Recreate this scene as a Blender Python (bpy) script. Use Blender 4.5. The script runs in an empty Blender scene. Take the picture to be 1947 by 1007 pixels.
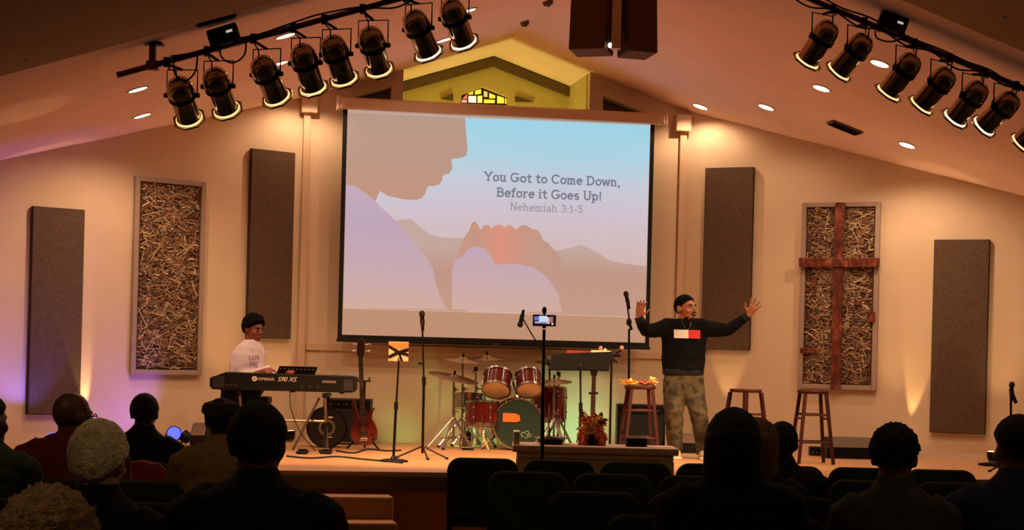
import bpy, bmesh, math, random
from mathutils import Vector, Matrix, noise
random.seed(7)
V = Vector
SC = bpy.context.scene
COL = SC.collection
# ---------------------------------------------------------------- camera
W_PX, H_PX, F = 1947.0, 1007.0, 3300.0
CX, CY, ROLL, CAMH = 973.5, 675.0, math.radians(1.45), 1.6
cam_d = bpy.data.cameras.new('camera'); cam = bpy.data.objects.new('camera', cam_d); COL.objects.link(cam)
cam.location = (0, 0, CAMH); cam.rotation_euler = (math.pi/2, -ROLL, 0)
cam_d.sensor_width = 36; cam_d.lens = F/W_PX*36; cam_d.shift_y = (CY-H_PX/2)/W_PX
cam_d.clip_end = 200
SC.camera = cam
# ---------------------------------------------------------------- world, exposure
wd = bpy.data.worlds.new('night'); SC.world = wd; wd.use_nodes = True
wd.node_tree.nodes['Background'].inputs[0].default_value = (1, .62, .36, 1)
wd.node_tree.nodes['Background'].inputs[1].default_value = .004
SC.view_settings.view_transform = 'Standard'; SC.view_settings.look = 'None'
SC.view_settings.gamma = 1; SC.view_settings.use_curve_mapping = False
SC.view_settings.exposure = -0.2
# lamp strengths (watts) and colours, used by the builders of the fixtures below
P_DOWN, C_DOWN = 100, (1, .65, .40)
P_PAR, C_PAR = 420, (1, .5, .21)
P_UP, C_UP = 34, (1, .60, .24)
P_HOUSE_FILL, C_HOUSE_FILL = 30, (1, .66, .34)
# ---------------------------------------------------------------- pixel -> place
cR, sR = math.cos(ROLL), math.sin(ROLL)
O = V((0, 0, CAMH))
def ray(x, y):
    dx, dy = x-CX, y-CY
    return V(((dx*cR+dy*sR)/F, 1, (dx*sR-dy*cR)/F))
def at(x, y, s): return O + ray(x, y)*(F*s)
def on_plane(x, y, p0, n):
    r = ray(x, y); return O + r*((p0-O).dot(n)/r.dot(n))
def at_h(x, y, h):
    r = ray(x, y); return O + r*((h-CAMH)/r.z)
# room frame: l to the right, d towards the back wall, ridge above l = 0
PSI = math.asin(.18)
EL, ED, UP = V((math.cos(PSI), math.sin(PSI), 0)), V((-math.sin(PSI), math.cos(PSI), 0)), V((0, 0, 1))
C0 = V((-.11, 20.1, 0)); HR, MS = 5.25, 1/3
def R(l, d, h): return C0 + EL*l + ED*d + UP*h
def ld(p): q = p-C0; return q.dot(EL), q.dot(ED)
def hc(l): return HR - MS*abs(l)
def at_d(x, y, d): return on_plane(x, y, R(0, d, 0), ED)
def on_ceil(x, y):
    best = None
    for sg in (-1, 1):
        n = V(UP) + EL*(MS*sg); p = on_plane(x, y, R(0, 0, HR), n)
        if ld(p)[0]*sg >= -1e-3: best = p
    return best
# ---------------------------------------------------------------- materials
def lin(c): return tuple(((u/255+.055)/1.055)**2.4 if u > 10.3 else u/255/12.92 for u in c)
MATS = {}
def mat(name, rgb, rough=.6, metal=0, var=.0, scale=8, bump=0, bscale=60, emit=None, estr=0, spec=.5, stretch=None, coat=0):
    if name in MATS: return MATS[name]
    m = bpy.data.materials.new(name); m.use_nodes = True; nt = m.node_tree; b = nt.nodes['Principled BSDF']
    c = lin(rgb); b.inputs['Base Color'].default_value = (*c, 1)
    b.inputs['Roughness'].default_value = rough; b.inputs['Metallic'].default_value = metal
    b.inputs['Specular IOR Level'].default_value = spec
    if coat: b.inputs['Coat Weight'].default_value = coat
    tc = None
    if var or bump:
        tc = nt.nodes.new('ShaderNodeTexCoord'); mp = nt.nodes.new('ShaderNodeMapping')
        nt.links.new(tc.outputs['Object'], mp.inputs[0])
        if stretch: mp.inputs['Scale'].default_value = stretch
    if var:
        n = nt.nodes.new('ShaderNodeTexNoise'); n.inputs['Scale'].default_value = scale; n.inputs['Detail'].default_value = 6
        nt.links.new(mp.outputs[0], n.inputs['Vector'])
        r = nt.nodes.new('ShaderNodeMapRange'); r.inputs['From Min'].default_value = .3; r.inputs['From Max'].default_value = .7
        r.inputs['To Min'].default_value = 1-var; r.inputs['To Max'].default_value = 1+var
        nt.links.new(n.outputs[0], r.inputs[0])
        x = nt.nodes.new('ShaderNodeMix'); x.data_type = 'RGBA'; x.blend_type = 'MULTIPLY'; x.inputs[0].default_value = 1
        x.inputs[6].default_value = (*c, 1); nt.links.new(r.outputs[0], x.inputs[7]); nt.links.new(x.outputs[2], b.inputs['Base Color'])
    if bump:
        n2 = nt.nodes.new('ShaderNodeTexNoise'); n2.inputs['Scale'].default_value = bscale; n2.inputs['Detail'].default_value = 4
        nt.links.new(mp.outputs[0], n2.inputs['Vector'])
        bp = nt.nodes.new('ShaderNodeBump'); bp.inputs['Strength'].default_value = bump; bp.inputs['Distance'].default_value = .01
        nt.links.new(n2.outputs[0], bp.inputs['Height']); nt.links.new(bp.outputs[0], b.inputs['Normal'])
    if emit:
        b.inputs['Emission Color'].default_value = (*lin(emit), 1); b.inputs['Emission Strength'].default_value = estr
    MATS[name] = m; return m
def ramp_mat(name, stops, scale, rough=.7, bump=.3, stretch=None):
    m = mat(name, (128, 128, 128), rough, bump=bump, bscale=scale*2, stretch=stretch); nt = m.node_tree
    tc = nt.nodes.new('ShaderNodeTexCoord'); mp = nt.nodes.new('ShaderNodeMapping'); nt.links.new(tc.outputs['Object'], mp.inputs[0])
    if stretch: mp.inputs['Scale'].default_value = stretch
    n = nt.nodes.new('ShaderNodeTexNoise'); n.inputs['Scale'].default_value = scale; n.inputs['Detail'].default_value = 5
    nt.links.new(mp.outputs[0], n.inputs['Vector'])
    r = nt.nodes.new('ShaderNodeValToRGB'); nt.links.new(n.outputs[0], r.inputs[0]); nt.links.new(r.outputs[0], nt.nodes['Principled BSDF'].inputs['Base Color'])
    el = r.color_ramp.elements
    while len(el) < len(stops): el.new(.5)
    for e, (p, c) in zip(el, stops): e.position = p; e.color = (*lin(c), 1)
    return m
M_WALL = mat('wall_paint', (214, 190, 160), .75, var=.03, scale=3, bump=.08, bscale=90)
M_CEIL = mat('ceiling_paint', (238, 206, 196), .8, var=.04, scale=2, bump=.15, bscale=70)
M_CEIL_SHADE = mat('ceiling_audience_shade', (160, 134, 106), .85, var=.05, scale=2, bump=.2, bscale=70)  # audience ceiling: shade over the seats is put into a darker colour
M_TRIM = mat('trim_paint', (206, 176, 146), .5, var=.02)
M_DTRIM = mat('dark_wood_trim', (92, 72, 40), .6, var=.1, scale=12, stretch=(1, 1, 6))
M_YEL = mat('recess_paint', (196, 184, 120), .75, var=.03, scale=3)
M_CARP = mat('carpet', (52, 40, 34), .95, var=.2, scale=60, bump=.5, bscale=300)
M_DECK = mat('stage_deck', (196, 150, 108), .42, var=.12, scale=7, stretch=(1, 8, 1), bump=.05)
M_RISER = mat('stage_carpet', (190, 112, 68), .9, var=.12, scale=40, bump=.4, bscale=250)
M_BLACK = mat('black_plastic', (8, 8, 8), .5, var=.1, spec=.25)
M_BMETAL = mat('black_metal', (8, 7, 7), .45, 0, var=.08, spec=.2)
M_BCLOTH = mat('speaker_cloth', (11, 10, 10), .85, var=.1, scale=80, bump=.3, bscale=400)
M_CHROME = mat('chrome', (170, 165, 160), .24, 1, var=.04)
M_CAN = mat('polished_can', (196, 178, 150), .09, 1, var=.04, scale=20)
M_STEEL = mat('brushed_steel', (135, 125, 115), .35, 1, var=.06, scale=30)
M_PANEL = mat('acoustic_fabric', (90, 69, 51), .95, var=.24, scale=45, bump=.5, bscale=350)
M_PANE2 = mat('acoustic_edge', (56, 42, 32), .95, var=.1, scale=120)
M_FRAME = mat('art_frame', (158, 136, 122), .6, var=.06, scale=10)
M_WOODD = mat('stool_wood', (62, 20, 12), .5, var=.18, scale=14, stretch=(6, 6, 1), spec=.25)
M_CROSS = ramp_mat('cross_wood', [(.3, (58, 22, 12)), (.52, (104, 44, 24)), (.7, (150, 84, 56))], 16, .45, .4, (1, 1, .5))
M_WHITE = mat('white_paint', (232, 226, 216), .5)
M_CHAIR = mat('chair_fabric', (52, 54, 26), .95, spec=.1, var=.14, scale=90, bump=.4, bscale=350)
M_RUBBER = mat('rubber', (12, 12, 12), .8)
# ---------------------------------------------------------------- mesh builder
class MB:
    def __init__(s): s.v, s.f, s.mi, s.cur, s.M = [], [], [], 0, None
    def add(s, vs, fs):
        o = len(s.v); s.v += [(s.M @ V(v)) if s.M else V(v) for v in vs]
        s.f += [[i+o for i in f] for f in fs]; s.mi += [s.cur]*len(fs); return s
    def box(s, c, size, rot=None):
        c = V(c); a, b, d = [u/2 for u in size]; rot = rot or Matrix.Identity(3)
        vs = [c + rot @ V((x, y, z)) for x in (-a, a) for y in (-b, b) for z in (-d, d)]
        return s.add(vs, [(0, 1, 3, 2), (4, 6, 7, 5), (0, 4, 5, 1), (2, 3, 7, 6), (0, 2, 6, 4), (1, 5, 7, 3)])
    def loft(s, rings, cap=True):
        n = len(rings[0]); vs = [p for r in rings for p in r]; fs = []
        for i in range(len(rings)-1):
            for j in range(n):
                k = (j+1) % n; fs.append((i*n+j, i*n+k, (i+1)*n+k, (i+1)*n+j))
        if cap: fs.append(tuple(range(n-1, -1, -1))); fs.append(tuple(range((len(rings)-1)*n, len(rings)*n)))
        return s.add(vs, fs)
    def tube(s, pts, r, n=8, cap=True):
        pts = [V(p) for p in pts]; rs = r if isinstance(r, (list, tuple)) else [r]*len(pts)
        t0 = (pts[1]-pts[0]).normalized(); a = t0.orthogonal().normalized(); rings = []
        for i, p in enumerate(pts):
            t = (pts[min(i+1, len(pts)-1)]-pts[max(i-1, 0)])
            t = t.normalized() if t.length > 1e-9 else t0
            a = (a - t*a.dot(t)).normalized(); b = t.cross(a)
            rings.append([p + (a*math.cos(q)+b*math.sin(q))*rs[i] for q in [2*math.pi*k/n for k in range(n)]])
        return s.loft(rings, cap)
    def lathe(s, prof, M=None, n=20, ring=False):
        if ring: prof = list(prof)+[prof[0]]
        M = M or Matrix.Identity(4); rings = []
        for r, z in prof: rings.append([M @ V((r*math.cos(q), r*math.sin(q), z)) for q in [2*math.pi*k/n for k in range(n)]])
        return s.loft(rings, not ring)
    def prism(s, poly, o, ua, ub, un, t):
        n = len(poly); vs = [o+ua*a+ub*b for a, b in poly] + [o+ua*a+ub*b+un*t for a, b in poly]
        fs = [tuple(range(n-1, -1, -1)), tuple(range(n, 2*n))] + [(i, (i+1) % n, (i+1) % n+n, i+n) for i in range(n)]
        return s.add(vs, fs)
    def ell(s, c, rad, rot=None, nu=14, nv=9):
        c = V(c); rot = rot or Matrix.Identity(3); rad = rad if isinstance(rad, (tuple, list)) else (rad,)*3
        rings = []
        for i in range(nv+1):
            th = math.pi*(i+.02 if i == 0 else (i-.02 if i == nv else i))/nv
            rings.append([c + rot @ V((rad[0]*math.sin(th)*math.cos(q), rad[1]*math.sin(th)*math.sin(q), -rad[2]*math.cos(th))) for q in [2*math.pi*k/nu for k in range(nu)]])
        return s.loft(rings)
    def mesh(s, name):
        me = bpy.data.meshes.new(name); me.from_pydata([tuple(v) for v in s.v], [], s.f); me.polygons.foreach_set('material_index', s.mi)
        bm = bmesh.new(); bm.from_mesh(me); bmesh.ops.recalc_face_normals(bm, faces=bm.faces); bm.to_mesh(me); bm.free(); return me
    def build(s, name, m, parent=None, smooth=True, bevel=0, label=None):
        me = s.mesh(name)
        for q in (m if isinstance(m, (list, tuple)) else [m]): me.materials.append(q)
        if smooth:
            me.polygons.foreach_set('use_smooth', [True]*len(me.polygons)); me.set_sharp_from_angle(angle=math.radians(38))
        o = bpy.data.objects.new(name, me); COL.objects.link(o); o.parent = parent
        if bevel:
            b = o.modifiers.new('bevel', 'BEVEL'); b.width = bevel; b.segments = 2; b.limit_method = 'ANGLE'; b.angle_limit = math.radians(50)
        if label: o['label'] = label
        return o
    def organic(s, name, m, voxel, parent=None, it=5, fac=.6):
        me = s.mesh(name); o = bpy.data.objects.new(name, me); COL.objects.link(o)
        r = o.modifiers.new('r', 'REMESH'); r.mode = 'VOXEL'; r.voxel_size = voxel; r.use_smooth_shade = True
        k = o.modifiers.new('s', 'SMOOTH'); k.factor = fac; k.iterations = it
        dg = bpy.context.evaluated_depsgraph_get(); dg.update()
        new = bpy.data.meshes.new_from_object(o.evaluated_get(dg)); o.modifiers.clear(); o.data = new; bpy.data.meshes.remove(me)
        new.name = name; new.materials.clear()
        for q in (m if isinstance(m, (list, tuple)) else [m]): new.materials.append(q)
        new.polygons.foreach_set('use_smooth', [True]*len(new.polygons)); new.polygons.foreach_set('material_index', [0]*len(new.polygons))
        o.parent = parent; return o
def wrinkle(o, amp, freq):
    me = o.data; ns = [v.normal.copy() for v in me.vertices]
    for v, n in zip(me.vertices, ns): v.co += n*(noise.noise(v.co*freq)+.5*noise.noise(v.co*freq*2.1))*amp
    return o
def axis_M(o, z, up=V((0, 0, 1))):
    z = V(z).normalized(); x = up.cross(z)
    if x.length < 1e-4: x = V((1, 0, 0)).cross(z)
    x.normalize(); y = z.cross(x); m = Matrix((x, y, z)).transposed().to_4x4(); m.translation = V(o); return m
def tag(o, label=None, cat=None, group=None, kind=None):
    if label: o['label'] = label
    if cat: o['category'] = cat
    if group: o['group'] = group
    if kind: o['kind'] = kind
    return o
def thing(name, label, cat, loc=(0, 0, 0), rz=0, group=None):
    o = bpy.data.objects.new(name, None); COL.objects.link(o); o.location = loc; o.rotation_euler = (0, 0, rz); o.empty_display_size = .1
    return tag(o, label, cat, group)
def copy_thing(root, loc, rz, label):
    r = root.copy(); COL.objects.link(r); r.location = loc; r.rotation_euler = (0, 0, rz); r['label'] = label
    for ch in root.children:
        c = ch.copy(); COL.objects.link(c); c.parent = r
        for g in ch.children: e = g.copy(); COL.objects.link(e); e.parent = c
    return r
def lamp(name, kind, loc, power, color, aim=None, size=60, blend=.5, radius=.05, parent=None):
    L = bpy.data.lights.new(name, kind); L.energy = power; L.color = color
    if kind == 'SPOT': L.spot_size = math.radians(size); L.spot_blend = blend
    if kind in ('SPOT', 'POINT'): L.shadow_soft_size = radius
    o = bpy.data.objects.new(name, L); COL.objects.link(o); o.location = loc
    if aim is not None: o.rotation_euler = V(aim).to_track_quat('-Z', 'Y').to_euler()
    o.parent = parent; return o
def flat_text(txt, size, name, m, parent, M, extr=.001, align='CENTER'):
    c = bpy.data.curves.new(name, 'FONT'); c.body = txt; c.size = size; c.align_x = align; c.extrude = extr
    o = bpy.data.objects.new(name, c); COL.objects.link(o)
    dg = bpy.context.evaluated_depsgraph_get(); dg.update(); me = bpy.data.meshes.new_from_object(o.evaluated_get(dg))
    bpy.data.objects.remove(o); me.transform(M); me.materials.clear(); me.materials.append(m)
    o = bpy.data.objects.new(name, me); COL.objects.link(o); o.parent = parent; return o
def arc(cx, cy, rx, ry, a0, a1, n=10):
    return [(cx+rx*math.cos(math.radians(a0+(a1-a0)*i/n)), cy+ry*math.sin(math.radians(a0+(a1-a0)*i/n))) for i in range(n+1)]
ORD = ['first', 'second', 'third', 'fourth', 'fifth', 'sixth', 'seventh', 'eighth', 'ninth']
# ================================================================ the room
STAGE = .57
d_pipe = -6.03
def struct(o): o['kind'] = 'structure'; return o
pL1, pL2 = at(110, 590, .00541), at(515, 463, .00589)
pR1, pR2 = at(1385, 492, .00614), at(1825, 640, .00581)
def wall_dir(a, b): q = b-a; q.z = 0; return q.normalized()
uL, uR = wall_dir(pL1, pL2), wall_dir(pR1, pR2)
nL = V((uL.y, -uL.x, 0)); nR = V((uR.y, -uR.x, 0))
if nL.y > 0: nL = -nL
if nR.y > 0: nR = -nR
def meet(p, u, l=None, d=None):
    q = p-C0
    k = (l-q.dot(EL))/u.dot(EL) if l is not None else (d-q.dot(ED))/u.dot(ED)
    r = p+u*k; return V((r.x, r.y, 0))
A, B = meet(pL1, uL, d=0), meet(pR1, uR, d=0)
lA, lB = ld(A)[0], ld(B)[0]
LW, RW, REAR = -8.2, 8.2, -25
EL_ = meet(pL1, uL, l=LW); ER_ = meet(pR1, uR, l=RW)
def wall(name, p, q, n, m=M_WALL, t=.15):
    w = (q-p); L = w.length; w.normalize(); hp, hq = hc(ld(p)[0])+.03, hc(ld(q)[0])+.03
    return struct(MB().prism([(0, 0), (L, 0), (L, hq), (0, hp)], p, w, UP, n, -t).build(name, m, smooth=False))
wall('wall_left', EL_, A, nL); wall('wall_right', B, ER_, nR)
wall('wall_side_left', R(LW, REAR, 0), EL_, EL); wall('wall_side_right', ER_, R(RW, REAR, 0), -EL)
rw = MB().prism([(LW, 0), (RW, 0), (RW, hc(RW)), (0, HR), (LW, hc(LW))], R(0, REAR, 0), EL, UP, ED, -.15).build('wall_rear', M_WALL, smooth=False); struct(rw)
struct(MB().prism([(LW-.2, REAR-.2), (RW+.2, REAR-.2), (RW+.2, 3), (LW-.2, 3)], R(0, 0, -.1), EL, ED, UP, .1).build('floor', M_CARP, smooth=False))
D_SHADE_EDGE = -6.65  # edge of the painted ceiling shade, with a small step added there
for sg, nm in ((-1, 'ceiling_left'), (1, 'ceiling_right')):
    e = sg*8.5
    struct(MB().prism([(0, HR), (e, HR-MS*8.5), (e, HR-MS*8.5+.15), (0, HR+.15)], R(0, D_SHADE_EDGE, 0), EL, UP, ED, 1.5-D_SHADE_EDGE).build(nm, M_CEIL, smooth=False))
    struct(MB().prism([(0, HR-.06), (e, HR-MS*8.5-.06), (e, HR-MS*8.5+.15), (0, HR+.15)], R(0, D_SHADE_EDGE, 0), EL, UP, ED, REAR-D_SHADE_EDGE).build(nm+'_audience', M_CEIL_SHADE, smooth=False))
# centre wall with its gabled opening and the baptistry recess behind it
lo, ro = ld(at_d(767, 150, 0))[0], ld(at_d(1122, 175, 0))[0]
tl = [at_d(745, 165, 0), at_d(745, 187, 0), at_d(683, 187, 0)]; tr = [at_d(1147, 183, 0), at_d(1147, 206, 0), at_d(1212, 207, 0)]
ZS = 4.30
mb = MB(); o0 = R(0, 0, 0)
mb.prism([(lA, 0), (lB, 0), (lB, ZS), (lA, ZS)], o0, EL, UP, ED, .14)
for sg, le, ll, tri in ((-1, lA, lo, tl), (1, lB, ro, tr)):
    lt, zt = ld(tri[0])[0], tri[0].z; zb = max(ZS, tri[1].z-.02)
    off = zt - hc(lt)
    mb.prism([(ll, ZS), (ll, hc(ll)), (lt, hc(lt)), (lt, ZS)], o0, EL, UP, ED, .14)
    lz = (HR+off-zb)/MS*sg
    mb.prism([(lt, hc(lt)), (le, hc(le)), (le, ZS), (lz, ZS), (lz, zb), (lt, zt)], o0, EL, UP, ED, .14)
    q = MB().prism([(lt-sg*.03, ZS-.05), (le, ZS-.05), (le, hc(le)), (lt-sg*.03, hc(lt))], R(0, .16, 0), EL, UP, ED, .03).build('trim_%d' % (3 if sg < 0 else 4), M_DTRIM, smooth=False); struct(q)
struct(mb.build('wall_back', M_WALL, smooth=False))
for sg, ll, nm in ((-1, lo, 'wall_recess_left'), (1, ro, 'wall_recess_right')):
    struct(MB().prism([(.19, 2.2), (1.45, 2.2), (1.45, hc(ll)+.02), (.19, hc(ll)+.02)], R(ll, 0, 0), ED, UP, EL*sg, .06).build(nm, M_YEL, smooth=False))
DB = 1.2
# stained-glass window outline in the recess back wall
wl, wr, wa = [ld(at_d(x, y, DB)) for x, y in ((877, 185), (966, 187), (918, 166))]
w0, w1, w2 = wl[0], wr[0], ld(at_d(918, 166, DB))[0]
zl, za, zr = at_d(877, 180, DB).z, at_d(917, 165, DB).z, at_d(966, 184, DB).z
zb = at_d(920, 212, DB).z
ob = R(0, DB, 0)
mb = MB()
mb.prism([(lo-.3, 2.2), (w0, 2.2), (w0, zl), (w2, za), (w2, HR), (lo-.3, hc(lo-.3))], ob, EL, UP, ED, .12)
mb.prism([(w1, 2.2), (ro+.3, 2.2), (ro+.3, hc(ro+.3)), (w2, HR), (w2, za), (w1, zr)], ob, EL, UP, ED, .12)
mb.prism([(w0, 2.2), (w1, 2.2), (w1, zb), (w0, zb)], ob, EL, UP, ED, .12)
struct(mb.build('wall_recess_back', M_YEL, smooth=False))
bt = .115
for i, (p, q) in enumerate(((lo-.02, 0), (0, ro+.02))):
    struct(MB().prism([(p, hc(p)-bt-.01), (q, hc(q)-bt-.01), (q, hc(q)-.01), (p, hc(p)-.01)], ob, EL, UP, -ED, .07).build('trim_%d' % (5+i), M_DTRIM, smooth=False))
for i, pts in enumerate((((838, 188), (861, 178), (861, 192)), ((979, 183), (979, 194), (1014, 194)))):
    pp = [at_d(x, y, DB) for x, y in pts]
    struct(MB().prism([(ld(p)[0], p.z) for p in pp], ob, EL, UP, -ED, .03).build('trim_%d' % (7+i), M_DTRIM, smooth=False))
# window_1: lead frame and panes that the evening light comes through
win = struct(thing('window_1', None, None, R((w0+w1)/2, DB+.05, zb))); win.rotation_euler = (0, 0, PSI)
wc = (w0+w1)/2
def wx(x, y): p = at_d(x, y, DB); return (ld(p)[0]-wc, p.z-zb)
PANES = [([(879, 187), (890, 176), (890, 187)], (190, 110, 90)), ([(879, 188), (890, 188), (890, 194), (879, 194)], (225, 150, 150)),
 ([(891, 176), (902, 171), (902, 178), (891, 179)], (240, 190, 70)), ([(891, 180), (908, 180), (908, 195), (891, 194)], (255, 250, 225)),
 ([(904, 171), (917, 167), (917, 177), (904, 179)], (255, 225, 60)), ([(909, 180), (919, 179), (919, 195), (909, 195)], (255, 235, 120)),
 ([(921, 170), (929, 173), (929, 184), (921, 183)], (230, 175, 110)), ([(931, 174), (944, 180), (944, 186), (931, 186)], (250, 215, 60)),
 ([(920, 187), (944, 188), (944, 195), (920, 195)], (245, 225, 70)), ([(946, 179), (961, 184), (961, 196), (946, 196)], (255, 232, 60)),
 ([(962, 184), (965, 185), (965, 197), (962, 197)], (240, 200, 40)), ([(879, 197), (920, 197), (920, 210), (879, 210)], (250, 220, 120)), ([(922, 197), (965, 198), (965, 211), (922, 211)], (250, 205, 80))]
mb = MB(); fr = [wx(876, 181), wx(917, 164), wx(967, 184), (w1-wc+.004, 0), (w0-wc-.004, 0)]
mb.prism(fr, V((0, .02, 0)), V((1, 0, 0)), UP, V((0, 1, 0)), .03)
mb.build('lead_frame', mat('lead', (50, 30, 20), .6), win, smooth=False)
for pts, c in PANES:
    gx, gy = sum(a for a, _ in pts)/len(pts), sum(b_ for _, b_ in pts)/len(pts); pts = [(gx+(a-gx)*.84, gy+(b_-gy)*.84) for a, b_ in pts]
    MB().prism([wx(*p) for p in pts], V((0, .02, 0)), V((1, 0, 0)), UP, V((0, -1, 0)), .012).build('pane', mat('glass_%d_%d_%d' % c, c, .2, emit=c, estr=1.1), win, smooth=False)
lamp('recess_lamp', 'AREA', R(-.1, .45, 2.9), 30, (1, .82, .2), aim=(0, 0, 1)).data.size = .3
# corner posts, capitals and ledge under the screen
def board(name, p, q, w, t, m=M_TRIM): pass
for i, (x0, sg, le) in enumerate(((1, -1, lA), (2, 1, lB))):
    mb = MB().prism([(le-.01*sg, STAGE), (le-.09*sg, STAGE), (le-.09*sg, 4.36), (le-.01*sg, 4.36)], R(0, 0, 0), EL, UP, -ED, .05)
    mb.prism([(le+.02*sg, 4.28), (le-.16*sg, 4.28), (le-.16*sg, 4.47), (le+.02*sg, 4.47)], R(0, 0, 0), EL, UP, -ED, .12)
    struct(mb.build('trim_%d' % (1+i), M_TRIM, smooth=False, bevel=.006))
struct(MB().prism([(lA+.1, 1.60), (lB-.1, 1.60), (lB-.1, 1.68), (lA+.1, 1.68)], R(0, 0, 0), EL, UP, -ED, .03).build('trim_9', M_TRIM, smooth=False, bevel=.005))
# ---------------------------------------------------------------- stage and steps
p = at_h(700, 896, STAGE); dS = ld(p)[1]
st = thing('stage', 'raised wooden stage platform across the front of the room', 'stage', R(0, dS, 0), PSI)
X, Y_, Z_ = V((1, 0, 0)), V((0, 1, 0)), V((0, 0, 1))
def inner(pt): l, d = ld(pt); return (l, d-dS)
poly = [(LW, 0), (RW, 0), inner(ER_), inner(B), inner(A), inner(EL_)]
MB().prism(poly, V((0, 0, STAGE-.03)), X, Y_, Z_, .03).build('deck', M_DECK, st, smooth=False)
MB().prism([(LW, .05), (RW, .05), inner(ER_), inner(B), inner(A), inner(EL_)], V((0, 0, 0)), X, Y_, Z_, STAGE-.032).build('riser', M_RISER, st, smooth=False)
MB().box((0, .015, STAGE-.09), (RW-LW, .05, .115)).build('nosing', M_DTRIM, st, smooth=False, bevel=.01)
xr = ld(at(740, 950, .00454))[0]
sp = thing('stage_steps', 'carpeted steps leading up to the stage beside the aisle', 'steps', R(xr-1.1, dS, 0), PSI)
for k, (h, dep) in enumerate(((.38, .3), (.19, .6))):
    MB().box((0, -dep/2-.012, h/2), (2.2, dep, h)).build('step', mat('step_carpet', (176, 128, 92), .9, var=.1, scale=40, bump=.3, bscale=250), sp, smooth=False, bevel=.02)
# ---------------------------------------------------------------- wall panels
def rect_on(c4, p0, u, n, off):
    q = [on_plane(x, y, p0+n*off, n) for x, y in c4]   # TL TR BR BL
    us = [(a-p0).dot(u) for a in q]
    return (us[0]+us[3])/2, (us[1]+us[2])/2, (q[2].z+q[3].z)/2, (q[0].z+q[1].z)/2
def panel(c4, p0, u, n, label):
    u0, u1, z0, z1 = rect_on(c4, p0, u, n, .06); b = V((p0.x, p0.y, 0))+u*((u0+u1)/2)+n*.012; b.z = z0
    w, h = u1-u0, z1-z0
    t = thing('acoustic_panel', label, 'acoustic panel', b, math.atan2(u.y, u.x), 'tall fabric acoustic panels')
    MB().box((0, -.024, h/2), (w, .048, h)).build('panel_core', M_PANE2, t, smooth=False, bevel=.006)
    MB().box((0, -.05, h/2), (w-.014, .006, h-.014)).build('fabric_face', M_PANEL, t, smooth=False, bevel=.002)
    MB().tube([(0, .011, h*.8), (0, 0, h*.8)], .03).build('wall_clip', M_BMETAL, t)
PL, PR = (pL1, uL, nL), (pR1, uR, nR)
panel([(63, 392), (162, 398), (152, 790), (52, 786)], *PL, 'tall brown fabric acoustic panel farthest left on the wall')
panel([(478, 282), (563, 290), (552, 645), (470, 641)], *PL, 'tall brown fabric acoustic panel behind the keyboard player')
panel([(1340, 318), (1435, 318), (1424, 667), (1333, 663)], *PR, 'tall brown fabric acoustic panel behind the raised arm of the speaker')
panel([(1775, 455), (1883, 455), (1872, 826), (1768, 821)], *PR, 'tall brown fabric acoustic panel farthest right on the wall')
M_STR = [mat('strip_%d' % i, c, .55, var=.15, scale=30) for i, c in enumerate(((104, 74, 50), (130, 96, 66), (152, 118, 84), (78, 52, 34), (196, 168, 134)))]
def art(c4, p0, u, n, label, seed):
    u0, u1, z0, z1 = rect_on(c4, p0, u, n, .05); b = V((p0.x, p0.y, 0))+u*((u0+u1)/2)+n*.012; b.z = z0
    w, h = u1-u0, z1-z0; rnd = random.Random(seed)
    t = thing('wall_art', label, 'wall art', b, math.atan2(u.y, u.x))
    MB().box((0, -.012, h/2), (w-.04, .022, h-.04)).build('backing', mat('art_backing', (84, 58, 38), .9, var=.35, scale=40), t, smooth=False)
    fw = .055
    for sx in (-1, 1): MB().box((sx*(w-fw)/2, -.025, h/2), (fw, .05, h)).build('frame_rail', M_FRAME, t, smooth=False, bevel=.006)
    for z in (fw/2, h-fw/2): MB().box((0, -.025, z), (w-2*fw-.002, .048, fw)).build('frame_rail', M_FRAME, t, smooth=False, bevel=.006)
    mb = MB(); wi, hi = w-2*fw-.02, h-2*fw-.02
    for k in range(3200):
        Ls = rnd.uniform(.02, .09) if k % 7 else rnd.uniform(.08, .24); a = rnd.gauss(0, .55) if rnd.random() < .7 else rnd.uniform(-1.6, 1.6)
        mb.cur = rnd.choice((0, 0, 1, 1, 2, 3, 3, 4) if k % 7 else (2, 4, 4))
        hx = abs(Ls/2*math.cos(a)); hz = abs(Ls/2*math.sin(a))
        x = rnd.uniform(-wi/2+hx, wi/2-hx) if hx < wi/2 else 0; z = rnd.uniform(fw+.01+hz, h-fw-.01-hz)
        rot = Matrix.Rotation(a, 3, 'Y') @ Matrix.Rotation(rnd.uniform(-.5, .5), 3, 'X')
        mb.box((x, -.026-rnd.uniform(0, .018), z), (Ls, .004, rnd.uniform(.006, .018) if k % 7 else rnd.uniform(.005, .009)), rot)
    o = mb.build('woven_strips', M_STR, t, smooth=False); o['kind'] = 'stuff'
    return t, w, h, (u0+u1)/2, z0
art([(258, 333), (393, 346), (382, 715), (248, 710)], *PL, 'framed wall art of woven bark strips left of the keyboard player', 3)
t, w, h, uc, z0 = art([(1527, 385), (1677, 383), (1663, 742), (1515, 738)], *PR, 'framed wall art of woven bark strips behind the wooden cross', 5)
def px_on_R(x, y): q = on_plane(x, y, pR1+nR*.06, nR); return (q-pR1).dot(uR), q.z
cu0, cz0 = px_on_R(1590, 741); cu1, cz1 = px_on_R(1598, 385); hu0, hz0 = px_on_R(1521, 499); hu1, _ = px_on_R(1674, 499)
cb = V((pR1.x, pR1.y, 0))+uR*((cu0+cu1)/2)+nR*.066; cb.z = cz0
cr = thing('wooden_cross', 'dark red wooden cross mounted on the right framed wall art', 'cross', cb, math.atan2(uR.y, uR.x))
cw = .11
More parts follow.
